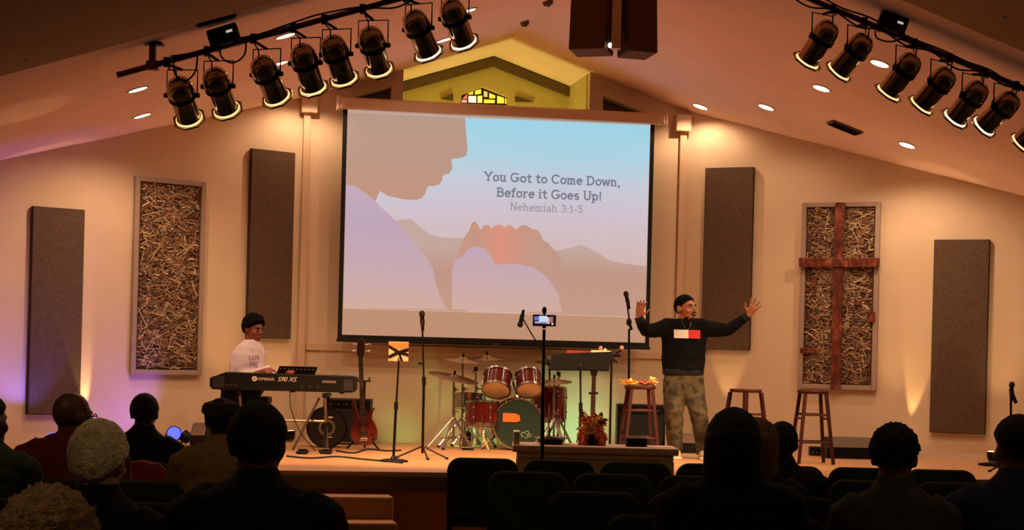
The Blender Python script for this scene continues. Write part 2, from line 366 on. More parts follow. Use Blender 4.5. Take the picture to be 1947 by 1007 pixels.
MB().box((0, -.018, (cz1-cz0)/2), (cw, .03, cz1-cz0)).build('upright_beam', M_CROSS, cr, smooth=False, bevel=.006)
MB().box(((hu0+hu1)/2-(cu0+cu1)/2, -.040, hz0-cz0), (hu1-hu0, .03, .105)).build('cross_beam', M_CROSS, cr, smooth=False, bevel=.006)
for x, y, a, b_, lab in ((1548, 535, .06, .13, 'small upright dark wood block near the left edge of the cross art'), (1657, 602, .085, .12, 'dark wood block on the right frame edge of the cross art'), (1540, 666, .22, .055, 'flat dark wood strip low on the left of the cross art'), (1632, 575, .085, .05, 'tiny dark wood block right of the cross upright')):
    uu, zz = px_on_R(x, y); q = V((pR1.x, pR1.y, 0))+uR*uu+nR*.072; q.z = zz
    o = MB().box((0, 0, 0), (a, .02, b_)).build('wood_block', M_CROSS, None, smooth=False, bevel=.004); o.location = q; o.rotation_euler = (0, 0, math.atan2(uR.y, uR.x)); tag(o, lab, 'wood block', 'blocks on the cross art')
# ---------------------------------------------------------------- projection screen
DS = -.3
def sx(x, y): p = at_d(x, y, DS); return ld(p)[0], p.z
a, b2, c, d2 = sx(652, 212), sx(1245, 236), sx(1234, 659), sx(642, 645)
sl0, sl1 = (a[0]+d2[0])/2, (b2[0]+c[0])/2; sz0, sz1 = (c[1]+d2[1])/2, (sx(645, 200)[1]+sx(1258, 226)[1])/2
SLc = (sl0+sl1)/2
scr = thing('projection_screen', 'large pull-down projection screen showing a praying figure', 'projection screen', R(SLc, DS, sz0), PSI)
def S(x, y): q = sx(x, y); return (q[0]-SLc, q[1]-sz0)
sw, sh = sl1-sl0, sz1-sz0
MB().box((0, .004, sh/2), (sw, .004, sh)).build('black_border', mat('screen_border', (10, 9, 10), .8), scr, smooth=False)
bd = .05
def scr_emit(name, stops, axis='Z', lo_=0, hi_=1, estr=1.0):
    m = bpy.data.materials.new(name); m.use_nodes = True; nt = m.node_tree; bs = nt.nodes['Principled BSDF']
    bs.inputs['Base Color'].default_value = (.05, .05, .05, 1); bs.inputs['Roughness'].default_value = .9
    tc = nt.nodes.new('ShaderNodeTexCoord'); sp_ = nt.nodes.new('ShaderNodeSeparateXYZ'); nt.links.new(tc.outputs['Object'], sp_.inputs[0])
    mr = nt.nodes.new('ShaderNodeMapRange'); mr.inputs['From Min'].default_value = lo_; mr.inputs['From Max'].default_value = hi_
    nt.links.new(sp_.outputs[axis], mr.inputs[0]); r = nt.nodes.new('ShaderNodeValToRGB'); nt.links.new(mr.outputs[0], r.inputs[0])
    el = r.color_ramp.elements
    while len(el) < len(stops): el.new(.5)
    for e, (p, cc) in zip(el, stops): e.position = p; e.color = (*lin(cc), 1)
    nt.links.new(r.outputs[0], bs.inputs['Emission Color']); bs.inputs['Emission Strength'].default_value = estr*1.16; return m
H1 = sh
zc = lambda y: S(945, y)[1]
m_cloth_glow = scr_emit('screen_cloth_glow', [(0, (196, 146, 116)), (.5, (200, 152, 124)), (1, (206, 170, 156))], 'Z', 0, H1, .86)  # unprojected cloth glows in place of the light that falls on it
MB().box((0, .001, (sh+bd)/2), (sw-2*bd, .004, sh-bd)).build('cloth', m_cloth_glow, scr, smooth=False)
def layer(name, pts, m, k):
    MB().prism([S(*p) for p in pts], V((0, -.001-.0008*k, 0)), V((1, 0, 0)), UP, V((0, -1, 0)), .0006).build(name, m, scr, smooth=False)
sky = scr_emit('slide_sky', [(0, (206, 176, 168)), (.18, (208, 186, 186)), (.42, (206, 194, 206)), (.62, (196, 204, 218)), (.82, (170, 212, 228)), (1, (158, 214, 232))], 'Z', zc(520), zc(238), .95)
layer('slide_sky', [(661, 214), (1236, 238), (1227, 604), (653, 586)], sky, 0)
m_hill = scr_emit('slide_hill', [(0, (196, 154, 134)), (.6, (192, 150, 134)), (1, (196, 168, 160))], 'Z', zc(590), zc(470), .92)
layer('slide_hill', [(1000, 595), (1030, 490), (1057, 477), (1084, 471), (1105, 465), (1135, 479), (1161, 496), (1202, 503), (1230, 506), (1227, 603)], m_hill, 1)
layer('slide_hill_near', [(700, 586), (720, 440), (752, 419), (781, 416), (804, 436), (823, 448), (850, 452), (885, 453), (900, 480), (890, 592)], m_hill, 1)
m_face = scr_emit('slide_silhouette', [(0, (198, 150, 128)), (.4, (190, 152, 134)), (1, (186, 156, 140))], 'Z', zc(400), zc(214), .9)
layer('slide_silhouette', [(661, 214), (884, 224), (887, 264), (889, 285), (886, 296), (877, 300), (860, 302), (858, 308), (860, 319), (855, 329), (842, 333), (841, 343), (835, 350), (827, 353), (813, 354), (808, 369), (801, 377), (791, 380), (768, 379), (738, 372), (722, 363), (713, 384), (712, 400), (658, 370)], m_face, 2)
m_shirt = scr_emit('slide_sleeve', [(0, (208, 170, 158)), (.3, (196, 168, 176)), (.7, (188, 164, 186)), (1, (194, 170, 190))], 'Z', zc(590), zc(360), .95)
layer('slide_sleeve', [(658, 350), (675, 354), (699, 369), (715, 384), (754, 422), (791, 464), (812, 492), (824, 512), (830, 545), (838, 566), (850, 588), (653, 584)], m_shirt, 3)
m_hand = scr_emit('slide_hands', [(0, (196, 152, 134)), (.2, (200, 150, 132)), (.38, (222, 146, 126)), (.6, (200, 152, 134)), (1, (190, 152, 138))], 'X', S(870, 500)[0], S(1080, 500)[0], .92)
layer('slide_hands', [(862, 586), (868, 490), (880, 455), (892, 437), (897, 423), (903, 421), (909, 427), (913, 437), (919, 429), (928, 427), (934, 434), (941, 428), (951, 427), (960, 432), (968, 427), (975, 431), (980, 437), (988, 430), (999, 427), (1011, 435), (1022, 437), (1029, 446), (1032, 456), (1041, 461), (1051, 472), (1060, 480), (1066, 490), (1066, 514), (1076, 530), (1077, 543), (1065, 551), (1050, 590)], m_hand, 3.5)
layer('slide_cuff', [(859, 588), (859, 515), (866, 493), (880, 486), (888, 474), (901, 468), (923, 472), (934, 488), (942, 503), (960, 502), (987, 502), (1014, 508), (1035, 523), (1051, 542), (1062, 560), (1068, 594)], m_shirt, 4.5)
# lettering: a small bold serif alphabet drawn as strokes (flat print)
xh = .66
GL = {
'Y': ([[(0.04, 1), (.38, .48)], [(.72, 1), (.38, .48)], [(.38, .48), (.38, 0)]], [(.06, 1), (.7, 1), (.38, 0)], .78),
'o': ([arc(.3, .33, .24, .31, 0, 360, 16)], [], .62),
'u': ([[(.12, xh), (.12, .2)]+arc(.3, .2, .18, .18, 180, 360, 8)+[(.48, xh)], [(.5, .2), (.5, 0)]], [(.07, xh), (.43, xh), (.55, 0)], .66),
'G': ([arc(.42, .5, .36, .48, 50, 330, 16)+[(.74, .42)], [(.74, .42), (.74, .1)], [(.5, .44), (.84, .44)]], [(.68, .9)], .9),
't': ([[(.2, .9), (.2, .15)]+arc(.33, .15, .13, .13, 180, 320, 6), [(.02, xh), (.42, xh)]], [], .48),
'C': ([arc(.42, .5, .36, .48, 45, 315, 16)], [(.68, .88)], .82),
'm': ([[(.12, xh), (.12, 0)], [(.12, .46)]+arc(.27, .44, .15, .2, 160, 0, 6)+[(.42, 0)], [(.42, .46)]+arc(.57, .44, .15, .2, 160, 0, 6)+[(.72, 0)]], [(.07, xh), (.12, 0), (.42, 0), (.72, 0)], .9),
'e': ([[(.08, .36), (.52, .36)]+arc(.3, .33, .24, .31, 10, 315, 14)], [], .6),
'D': ([[(.14, 0), (.14, 1)], [(.14, .97), (.36, .97)]+arc(.36, .5, .36, .47, 90, -90, 12)+[(.14, .03)]], [(.12, 0), (.12, 1)], .84),
'w': ([[(.04, xh), (.22, 0), (.4, xh), (.58, 0), (.76, xh)]], [(.04, xh), (.76, xh)], .82),
'n': ([[(.12, xh), (.12, 0)], [(.12, .44)]+arc(.3, .42, .18, .22, 160, 0, 6)+[(.48, 0)]], [(.07, xh), (.12, 0), (.48, 0)], .66),
',': ([[(.14, .06), (.14, -.06), (.06, -.18)]], [], .3),
'B': ([[(.14, 0), (.14, 1)], [(.14, .97), (.4, .97)]+arc(.4, .75, .2, .22, 90, -90, 8)+[(.14, .53)], [(.4, .53)]+arc(.42, .28, .25, .25, 90, -90, 8)+[(.14, .03)]], [(.12, 0), (.12, 1)], .76),
'f': ([[(.18, 0), (.18, .8)]+arc(.32, .82, .14, .16, 180, 50, 6), [(.02, xh), (.38, xh)]], [(.18, 0)], .44),
'r': ([[(.14, xh), (.14, 0)], [(.14, .42)]+arc(.32, .42, .18, .2, 150, 60, 5)], [(.09, xh), (.14, 0)], .5),
'i': ([[(.14, xh), (.14, 0)], [(.14, .86), (.14, .98)]], [(.09, xh), (.14, 0)], .32),
's': ([arc(.27, .48, .18, .16, 40, 250, 8)+arc(.27, .17, .19, .16, 80, -140, 8)], [], .54),
'U': ([[(.14, 1), (.14, .32)]+arc(.4, .32, .26, .3, 180, 360, 10)+[(.66, 1)]], [(.14, 1), (.66, 1)], .82),
'p': ([[(.12, xh), (.12, -.3)], arc(.33, .33, .21, .31, 0, 360, 14)], [(.07, xh), (.12, -.3)], .64),
'!': ([[(.14, 1), (.14, .3)], [(.14, .12), (.14, 0)]], [], .3),
'N': ([[(.12, 0), (.12, 1), (.66, 0), (.66, 1)]], [(.12, 0), (.1, 1), (.66, 1)], .8),
'h': ([[(.12, 1), (.12, 0)], [(.12, .44)]+arc(.3, .42, .18, .22, 160, 0, 6)+[(.48, 0)]], [(.07, 1), (.12, 0), (.48, 0)], .66),
'a': ([arc(.27, .5, .18, .15, 150, 0, 6)+[(.45, .1), (.52, 0)], arc(.26, .19, .18, .18, 60, 330, 10)], [], .58),
'3': ([arc(.28, .74, .2, .23, 150, -80, 8)+arc(.28, .27, .24, .26, 80, -150, 8)], [], .6),
':': ([[(.14, .55), (.14, .45)], [(.14, .1), (.14, 0)]], [], .3),
'1': ([[(.08, .8), (.24, .98), (.24, 0)]], [(.24, 0)], .46),
'-': ([[(.04, .34), (.34, .34)]], [], .4),
'5': ([[(.5, .97), (.14, .97), (.12, .56)]+arc(.27, .32, .24, .29, 120, -150, 10)], [], .6)}
def serif_line(txt, x0, y0, x1, y1, th, m, name):
    tot = sum(GL[c][2]+.06 if c != ' ' else .36 for c in txt)
    p0, p1 = V((*S(x0, y0), 0)), V((*S(x1, y1), 0)); L = (p1-p0).length; k = L/tot; ux = (p1-p0)/L; uy = V((-ux.y, ux.x, 0))*.84; mb = MB(); pen = 0
    def P(a, b): q = p0+ux*((pen+a)*k)+uy*(b*k); return V((q.x, -.0052, q.y))
    def seg(a, b, w):
        t_ = (b-a); ln = t_.length
        if ln < 1e-6: return
        t_ /= ln; nn = V((-t_.z, 0, t_.x))*w*k/2; e = t_*w*k*.25
        vs = [a-e-nn, b+e-nn, b+e+nn, a-e+nn]; mb.add(vs+[v+V((0, -.0006, 0)) for v in vs], [(0, 1, 2, 3), (7, 6, 5, 4), (0, 4, 5, 1), (1, 5, 6, 2), (2, 6, 7, 3), (3, 7, 4, 0)])
    for c in txt:
        if c == ' ': pen += .36; continue
        mb = MB()
        strokes, sf, adv = GL[c]
        for st_ in strokes:
            for q in range(len(st_)-1): seg(P(*st_[q]), P(*st_[q+1]), th)
        for a_, b_ in sf: seg(P(a_-.145, b_), P(a_+.145, b_), th*.6)
        pen += adv+.06; mb.build(name, m, scr, smooth=False)
m_let = scr_emit('slide_letters', [(0, (128, 124, 142)), (1, (118, 124, 142))], 'Z', 0, 1, .9)
m_let2 = scr_emit('slide_letters_thin', [(0, (158, 150, 160)), (1, (158, 150, 160))], 'Z', 0, 1, .9)
serif_line('You Got to Come Down,', 921, 343, 1181, 354, .155, m_let, 'title_letter')
serif_line('Before it Goes Up!', 944, 373, 1145, 381, .155, m_let, 'subtitle_letter')
serif_line('Nehemiah 3:1-5', 970, 399, 1109, 405, .12, m_let2, 'verse_letter')
cs = MB(); cl0, cl1 = sx(647, 198)[0]-SLc, sx(1260, 225)[0]-SLc; ch = sh+.02
cs.prism([(-.11, 0), (-.11, .105), (-.05, .13), (.02, .13), (.02, 0)], V((cl0, 0, ch-.078)), V((0, 1, 0)), UP, V((1, 0, 0)), cl1-cl0)
cs.build('case', M_TRIM, scr, smooth=False, bevel=.012)
for q in (cl0-.02, cl1+.02): MB().box((q, .0, ch-.01), (.04, .17, .15)).build('end_cap', M_TRIM, scr, smooth=False, bevel=.008)
for q in (cl0+.35, cl1-.35): MB().box((q, .135, ch-.01), (.06, .25, .05)).build('wall_bracket', M_TRIM, scr, smooth=False)
MB().tube([(-sw/2-.01, .0, -.01), (sw/2+.01, .0, -.01)], .018).build('weight_bar', M_BMETAL, scr)
MB().box((0, -.021, -.012), (.09, .006, .016)).build('maker_plate', M_STEEL, scr, smooth=False)
# ================================================================ ceiling things
M_LED = mat('lamp_glow', (255, 240, 215), .4, emit=(255, 236, 205), estr=6)
m_ring = mat('trim_ring', (225, 205, 190), .5)
DOWN = [(262, 169, 'outermost recessed ceiling light, upper of the left pair'), (270, 219, 'recessed ceiling light nearest the left wall art'), (543, 67, 'recessed ceiling light just under the left light pipe'), (530, 120, 'recessed ceiling light between the third and fourth left stage lights'), (590, 171, 'recessed ceiling light above the left end of the screen'), (845, 75, 'recessed ceiling light beside the last two left stage lights'), (888, 20, 'recessed ceiling light near the top right of the left pipe'),
 (1332, 202, 'recessed ceiling light above the right end of the screen'), (1457, 203, 'recessed ceiling light second from the screen on the right slope'), (1562, 167, 'recessed ceiling light below the first right stage lights'), (1673, 120, 'recessed ceiling light between the second and third right stage lights'), (1865, 235, 'recessed ceiling light behind the lower right stage lights'), (1725, 275, 'lowest recessed ceiling light on the right slope')]
for i, (x, y, lab) in enumerate(DOWN):
    p = on_ceil(x, y); l = ld(p)[0]; sg = 1 if l > 0 else -1
    n = (UP+EL*(MS*sg)).normalized()
    t = thing('recessed_light', lab, 'ceiling light', p-n*.002, 0, 'recessed ceiling lights')
    M = axis_M((0, 0, 0), -n)
    MB().lathe([(.085, .0), (.107, .0), (.105, .009), (.085, .008)], M, 24, True).build('trim_ring', m_ring, t)
    MB().lathe([(.001, .0), (.084, .0), (.084, .005), (.001, .006)], M, 24).build('lens', M_LED, t)
    pw = P_DOWN*(.45 if ld(p)[1] > -1.6 else 1 if ld(p)[1] > -4.5 else .8)
    lamp('downlight_beam', 'SPOT', -n*.012, pw, C_DOWN, aim=(0, 0, -1), size=150, blend=.6, radius=.01, parent=t)
# unseen fill lights added above the frame to light audience, table and stage front
for i, (l, d) in enumerate(((-5.0, -11.5), (-1.6, -11.5), (1.8, -11.5), (5.2, -11.5), (-5.0, -17), (-1.6, -17), (1.8, -17), (5.2, -17))):
    p = R(l, d, hc(l)-.062); sg = 1 if l > 0 else -1; n = (UP+EL*(MS*sg)).normalized()
    t = thing('recessed_light', 'added fill light over the seats, %s from the left in the %s row' % (ORD[i % 4], ('front', 'rear')[i//4]), 'ceiling light', p-n*.002, 0, 'added fill lights over the seats'); M = axis_M((0, 0, 0), -n)  # recessed_light here is an added fill light
    MB().lathe([(.085, .0), (.107, .0), (.105, .009), (.085, .008)], M, 24, True).build('trim_ring', m_ring, t)
    MB().lathe([(.001, .0), (.084, .0), (.084, .005), (.001, .006)], M, 24).build('lens', mat('added_fill_lens', (255, 225, 180), .4, emit=(255, 225, 180), estr=1.2), t)
    lamp('house_fill', 'SPOT', -n*.012, P_HOUSE_FILL, C_HOUSE_FILL, aim=(0, 0, -1), size=150, blend=.6, radius=.01, parent=t)
# ---------------------------------------------------------------- small ceiling fittings
def vent(x, y, w, h, lab):
    p = on_ceil(x, y); l = ld(p)[0]; sg = 1 if l > 0 else -1; n = (UP+EL*(MS*sg)).normalized(); ul = (EL-UP*(MS*sg)).normalized()
    t = thing('ceiling_vent', lab, 'vent', p-n*.012)
    Rm = Matrix((ul, ED, n)).transposed()
    MB().box((0, 0, 0), (w, h, .018), Rm).build('vent_frame', M_DTRIM, t, smooth=False, bevel=.003)
    for k in range(4): MB().box(Rm @ V((0, -h/2+h*(k+.5)/4, -.013)), (w*.88, h*.09, .012), Rm @ Matrix.Rotation(.5, 3, 'X')).build('slat', M_BMETAL, t, smooth=False)
vent(410, 32, .34, .16, 'dark slatted vent in the ceiling left of the light pipe'); vent(1607, 241, .36, .2, 'dark slatted vent in the right ceiling slope above the cross')
def puck(x, y, r, lab, nm='smoke_detector'):
    p = on_ceil(x, y); sg = 1 if ld(p)[0] > 0 else -1; n = (UP+EL*(MS*sg)).normalized()
    t = thing(nm, lab, 'detector', p)
    MB().lathe([(r, .0), (r, .02), (r*.8, .045), (.001, .05)], axis_M((0, 0, 0), -n), 18).build('housing', M_DTRIM, t)
    MB().lathe([(r*.3, .045), (r*.3, .058), (.001, .06)], axis_M((0, 0, 0), -n), 12).build('sensor', M_BLACK, t)
puck(1041, 2, .055, 'dark round detector on the ceiling near the ridge at the picture top')
puck(997, 41, .05, 'small dark ceiling fitting over the recess ridge'); puck(45, 99, .07, 'small dark ceiling fitting at the far left slope'); puck(1915, 19, .07, 'small dark ceiling fitting at the far right slope')
# ---------------------------------------------------------------- light pipes and stage lights
def drop(l): return .18 if l < 0 else .145
def pipe_pt(l): return R(l, d_pipe, hc(l)-drop(l))
def l_at_pipe(x, y): return ld(at_d(x, y, d_pipe))[0]
M_PIPE = mat('pipe_steel', (96, 72, 54), .4, .8, var=.1)
pl0, pl1, pr0, pr1 = l_at_pipe(222, 137), -.35, .35, l_at_pipe(1947, 140)+1.0
def pipe(l0, l1, lab, hang):
    b = pipe_pt((l0+l1)/2); t = thing('light_pipe', lab, 'pipe', b, 0, 'stage light pipes')
    MB().tube([pipe_pt(l0)-b, pipe_pt(l1)-b], .024, 12).build('tube', M_PIPE, t)
    for l in hang:
        p = pipe_pt(l)-b
        dr = drop(l); MB().box(p+UP*(dr/2), (.05, .05, dr)).build('hanger', M_PIPE, t, smooth=False, bevel=.004)
        MB().box(p+UP*(dr-.012), (.16, .1, .02), Matrix.Rotation(MS*(.95 if l < 0 else -.95), 3, 'Y') if 0 else None).build('hanger_plate', M_BMETAL, t, smooth=False, bevel=.003)
        MB().box(p, (.09, .07, .07)).build('hanger_clamp', M_PIPE, t, smooth=False, bevel=.005)
pipe(pl0, pl1, 'steel light pipe hung under the left ceiling slope', (l_at_pipe(290, 118), -1.2))
pipe(pr0, pr1, 'steel light pipe hung under the right ceiling slope', (1.0, pr1-.6))
M_RIM = mat('gel_frame', (150, 128, 100), .2, 1)
def par_can(px, top, mouth, side, k, lab, power, gel, size=38):
    """px: hook x on the pipe; top and mouth: pixels of the back of the can and of the centre of its front rim"""
    l = l_at_pipe(*px); b = pipe_pt(l); s = b.y/F
    p0 = at(top[0], top[1], s); q = at(mouth[0], mouth[1], s)-p0; LEN = .42
    dep = math.sqrt(max(.0064, LEN*LEN-q.length_squared)); ax = V((q.x, dep, q.z)).normalized()
    t = thing('stage_light', lab, 'stage light', b, 0, 'stage lights on the %s pipe' % side)
    o = p0-b+V((0, -.02, 0)); M = axis_M(o, ax); n = 22
    MB().lathe([(.001, 0), (.05, .004), (.085, .03), (.102, .07), (.108, .115), (.108, .14)], M, n).build('back_cap', M_CAN, t)
    MB().lathe([(.111, .14), (.111, .152), (.104, .156), (.104, .168), (.11, .172), (.11, .18), (.1, .184), (.1, .19), (.09, .19), (.09, .14)], M, n, True).build('vent_rings', M_BMETAL, t)
    br = MB().lathe([(.094, .19), (.094, .372), (.100, .382), (.088, .382), (.084, .372), (.08, .19)], M, n, True).build('barrel', M_CAN, t)
    fr_ = MB().lathe([(.106, .397), (.134, .390), (.136, .405), (.106, .407)], M, 8, True).build('gel_holder', M_RIM, t, smooth=False)
    mg = mat('gel_%d_%d_%d' % gel, gel, .3, emit=gel, estr=1.6)
    MB().lathe([(.001, .374), (.083, .374), (.084, .384), (.106, .387), (.107, .394), (.001, .398)], M, n).build('lens', mg, t)
    # yoke from the pivot points up to the clamp
    xx = (M.to_3x3() @ V((1, 0, 0))); piv = o+ax*.16; top_ = piv+V((0, 0, .2))
    pa, pb = piv+xx*.125, piv-xx*.125; ta, tb = top_+xx*.125, top_-xx*.125
    MB().tube([pa, ta, tb, pb], .006, 6).build('yoke', M_BMETAL, t)
    for z in (pa, pb): MB().tube([z-xx*.022*(1 if z == pa else -1), z+xx*.018*(1 if z == pa else -1)], .02, 10).build('yoke_knob', M_BLACK, t)
    MB().box((0, 0, -.005), (.05, .06, .075)).tube([(0, 0, -.02), top_], .012, 8).build('hook_clamp', M_BLACK, t, smooth=False, bevel=.006)
    MB().tube([o, o+V((0, -.03, .06)), V((.02, -.03, -.06)), V((.02, 0, .03))], .006, 6).build('tail_cable', M_RUBBER, t)
    if power: lamp('stage_light_beam', 'SPOT', o+ax*.404, power, C_PAR if gel[2] < 200 else (1, .68, .4), aim=ax, size=size, blend=.7, radius=.02, parent=t)
AMB, WHT = (255, 214, 150), (255, 240, 214)
LEFT = [((318, 118), (337, 152), (348, 220)), ((394, 98), (404, 134), (422, 204)), ((482, 76), (493, 112), (520, 180)), ((558, 56), (571, 88), (590, 163)), ((617, 40), (629, 72), (650, 145)), ((690, 20), (701, 56), (717, 126)), ((772, -5), (782, 24), (814, 96)), ((845, -26), (853, 4), (882, 74))]
RIGHT = [((1584, 10), (1582, 44), (1540, 112)), ((1643, 34), (1650, 70), (1600, 132)), ((1738, 68), (1740, 106), (1695, 174)), ((1805, 98), (1807, 134), (1758, 198)), ((1872, 124), (1868, 160), (1826, 222)), ((1932, 146), (1930, 182), (1882, 236)), ((2010, 170), (2002, 212), (1955, 270))]
for k, a in enumerate(LEFT): par_can(*a, 'left', k, '%s polished stage light from the outer end of the left pipe' % ORD[k], P_PAR*(1 if k < 6 else .5), AMB if k < 6 else WHT)
for k, a in enumerate(RIGHT): par_can(*a, 'right', k, '%s polished stage light from the inner end of the right pipe' % ORD[k], P_PAR*(.8 if k > 1 else .55), WHT if k in (4, 5) else AMB)
def pack(px, lab):
    l = l_at_pipe(*px); b = pipe_pt(l); t = thing('dimmer_pack', lab, 'dimmer pack', b)
    rot = Matrix.Rotation(math.atan(MS)*(-1 if l < 0 else 1), 3, 'Y')
    MB().box(rot @ V((0, -.03, .07)), (.24, .10, .14), rot).build('housing', M_BLACK, t, smooth=False, bevel=.008)
    MB().box(rot @ V((.055, -.083, .085)), (.05, .006, .018), rot).build('display', mat('pack_display', (235, 225, 190), .4, emit=(235, 225, 190), estr=.7), t, smooth=False)
    for sx_ in (-.08, .08): MB().box(rot @ V((sx_, -.02, .0)), (.03, .08, .05), rot).build('pipe_clamp', M_BMETAL, t, smooth=False)
pack((432, 88), 'black dimmer box on the left light pipe'); pack((1690, 52), 'black dimmer box on the right light pipe')
rnd = random.Random(11)
def cable(pts, r, lab, nm='cable', m=M_RUBBER):
    ps = [V(p) for p in pts]; out = []
    for i in range(len(ps)-1):
        p0, p1, p2, p3 = ps[max(i-1, 0)], ps[i], ps[i+1], ps[min(i+2, len(ps)-1)]
        for k in range(6):
            u = k/6; out.append(.5*((2*p1)+(p2-p0)*u+(2*p0-5*p1+4*p2-p3)*u*u+(3*p1-p0-3*p2+p3)*u**3))
    out.append(ps[-1]); b = out[0].copy()
    o = MB().tube([p-b for p in out], r, 6).build(nm, m); o.location = b; return tag(o, lab, 'cable')
def pipe_cable(l0, l1, lab, off):
    n = int(abs(l1-l0)/.22); pts = []
    for i in range(n+1):
        l = l0+(l1-l0)*i/n; pts.append(pipe_pt(l)+V((0, -.03, .028+off+(rnd.uniform(-.06, .02) if i % 2 else 0))))
    cable(pts, .007, lab)
pipe_cable(l_at_pipe(325, 115), -.4, 'black power cable looping along the left light pipe', 0)
pipe_cable(l_at_pipe(480, 80), -.4, 'second black cable drooping below the left light pipe', -.045)
pipe_cable(.4, pr1-.2, 'black power cable looping along the right light pipe', 0); pipe_cable(1.2, pr1-.3, 'second black cable drooping below the right light pipe', -.05)
def dloop(x, y, w, h, lab):
    p = pipe_pt(l_at_pipe(x, y)); cable([p+V((-w/2, -.04, 0)), p+V((-w*.45, -.05, -h*.7)), p+V((0, -.05, -h)), p+V((w*.45, -.05, -h*.6)), p+V((w/2, -.04, .03))], .007, lab)
dloop(445, 85, .2, .16, 'cable loop hanging below the left dimmer box'); dloop(355, 105, .18, .2, 'cable loop between the first two left stage lights'); dloop(1690, 55, .24, .09, 'cable loop hanging below the right dimmer box')
# ---------------------------------------------------------------- hanging speaker pair at the ridge
sS = .0048; pc = at(1166, 96, sS)
sp_t = thing('hanging_speaker', 'pair of brown speaker cabinets hung from the ceiling ridge', 'speaker', pc)
Mc = mat('speaker_brown', (92, 60, 30), .75, var=.1, scale=60, bump=.2, bscale=300)
for sg, x0, x1, yb in ((-1, 1091, 1163, 92), (1, 1182, 1241, 97)):
    p0, p1 = at(x0, yb, sS)-pc, at(x1, yb, sS)-pc; w = (p1-p0).length; cc = (p0+p1)/2; rot = Matrix.Rotation(.32*sg, 3, 'Z') @ Matrix.Rotation(-.08, 3, 'X')
    cab = MB().box(cc+V((0, .16, .40)), (w*1.0, .3, .84), rot).build('cabinet', Mc, sp_t, smooth=False, bevel=.01)
    MB().box(cc+rot @ V((0, -.01, .40)), (w*.9, .02, .70), rot).build('grille', mat('speaker_grille', (78, 56, 26), .9, bump=.5, bscale=500), sp_t, smooth=False)
MB().box(V((0.02, -.02, .45)), (.085, .1, .88)).build('centre_post', M_TRIM, sp_t, smooth=False)
MB().tube([(0, .16, .8), (0, .16, hc(ld(pc)[0])-pc.z+.0)], .02).build('hanging_rod', M_BMETAL, sp_t)
MB().ell(at(1160, 88, sS)-pc+V((0, -.05, 0)), .024).build('indicator_bulb', mat('bulb', (255, 245, 225), .3, emit=(255, 240, 215), estr=4), sp_t)
MB().tube([at(1160, 85, sS)-pc+V((0, -.03, 0)), at(1163, 62, sS)-pc+V((0, 0, 0)), at(1160, 57, sS)-pc+V((0, .05, 0))], .006, 6).build('bulb_cord', M_RUBBER, sp_t)
# ================================================================ things on the stage
def base(x, s, z=STAGE): p = at(x, 780, s); return V((p.x, p.y, z))
def pf(b, s):                       # pixel -> point in the frame of a thing standing at b, in the plane of scale s
    return lambda x, y, dy=0: at(x, y, s)-b+V((0, dy, 0))
M_BRASS = mat('cymbal_bronze', (176, 132, 72), .28, 1, var=.1, scale=30)
M_RED = mat('red_lacquer', (84, 14, 9), .22, var=.2, scale=10, coat=.5)
M_SKIN_D = mat('drum_head', (206, 178, 138), .6, var=.04)
M_AMB = mat('amber_plaque', (236, 122, 52), .5, var=.06)
# ---- keyboard on its stand
s = .0053; b = base(545, s); K = pf(b, s)
kb = thing('keyboard', 'long black stage keyboard on a folding stand', 'keyboard', b + K(536, 743) - V((0, 0, 0)))
b = kb.location.copy(); K = pf(b, s)
kw, kh, kd = 1.46, .165, .36
MB().prism([(-kw/2, .03), (-kw/2+.03, 0), (kw/2-.03, 0), (kw/2, .03), (kw/2, kh-.015), (kw/2-.03, kh), (-kw/2+.16, kh+.012), (-kw/2, kh-.05)], V((0, 0, 0)), V((1, 0, 0)), UP, V((0, 1, 0)), kd).build('body', M_BLACK, kb, smooth=False, bevel=.006)
for q in (-kw/2+.09, kw/2-.06): MB().box((q, -.004, kh*.46), (.12 if q < 0 else .1, .008, kh*.7)).build('end_block', mat('end_block', (30, 26, 24), .6), kb, smooth=False, bevel=.003)
for k in range(36): MB().box((-kw/2+.14+k*.0335, kd-.02, kh-.03), (.031, .16, .03)).build('white_key', M_WHITE, kb, smooth=False)
for k in range(36):
    if k % 7 not in (2, 6): MB().box((-kw/2+.157+k*.0335, kd-.055, kh-.01), (.015, .09, .03)).build('black_key', M_BLACK, kb, smooth=False)
m_pr = mat('white_print_and_highlight', (236, 220, 208), .6); m_pg = mat('grey_print', (120, 104, 94), .6)
Mt = Matrix.Rotation(math.pi/2, 4, 'X')
def kx(x): return K(x, 720).x
def ptext(txt, x, z, size, m, par, nm, y=-.0085, shear=0): 
    return flat_text(txt, size, nm, m, par, Matrix.Translation(V((x, y, z))) @ Mt @ (Matrix(((1, shear, 0, 0), (0, 1, 0, 0), (0, 0, 1, 0), (0, 0, 0, 1)))))
MB().lathe([(.001, 0), (.026, 0), (.026, .003), (.001, .003)], axis_M((kx(484), -.001, .118), (0, -1, 0)), 20).build('round_emblem', m_pr, kb)
for a in (90, 210, 330): MB().tube([(kx(484), -.0045, .118), (kx(484)+.02*math.cos(math.radians(a)), -.0045, .118+.02*math.sin(math.radians(a)))], .003, 5).build('emblem_spoke', M_BLACK, kb)
ptext('YAMAHA', kx(504), .102, .046, m_pr, kb, 'maker_lettering', -.002)
ptext('S90 XS', kx(545), .098, .064, m_pr, kb, 'model_lettering', -.002, .35)
MB().box((kx(626), -.002, .105), (.14, .004, .024)).build('port_label', m_pg, kb, smooth=False)
for q in (-.55, -.51, -.47, .2, .28, .36): MB().lathe([(.009, 0), (.009, .004), (.001, .004)], axis_M((q, -.001, .05), (0, -1, 0)), 10).build('jack', M_STEEL, kb)
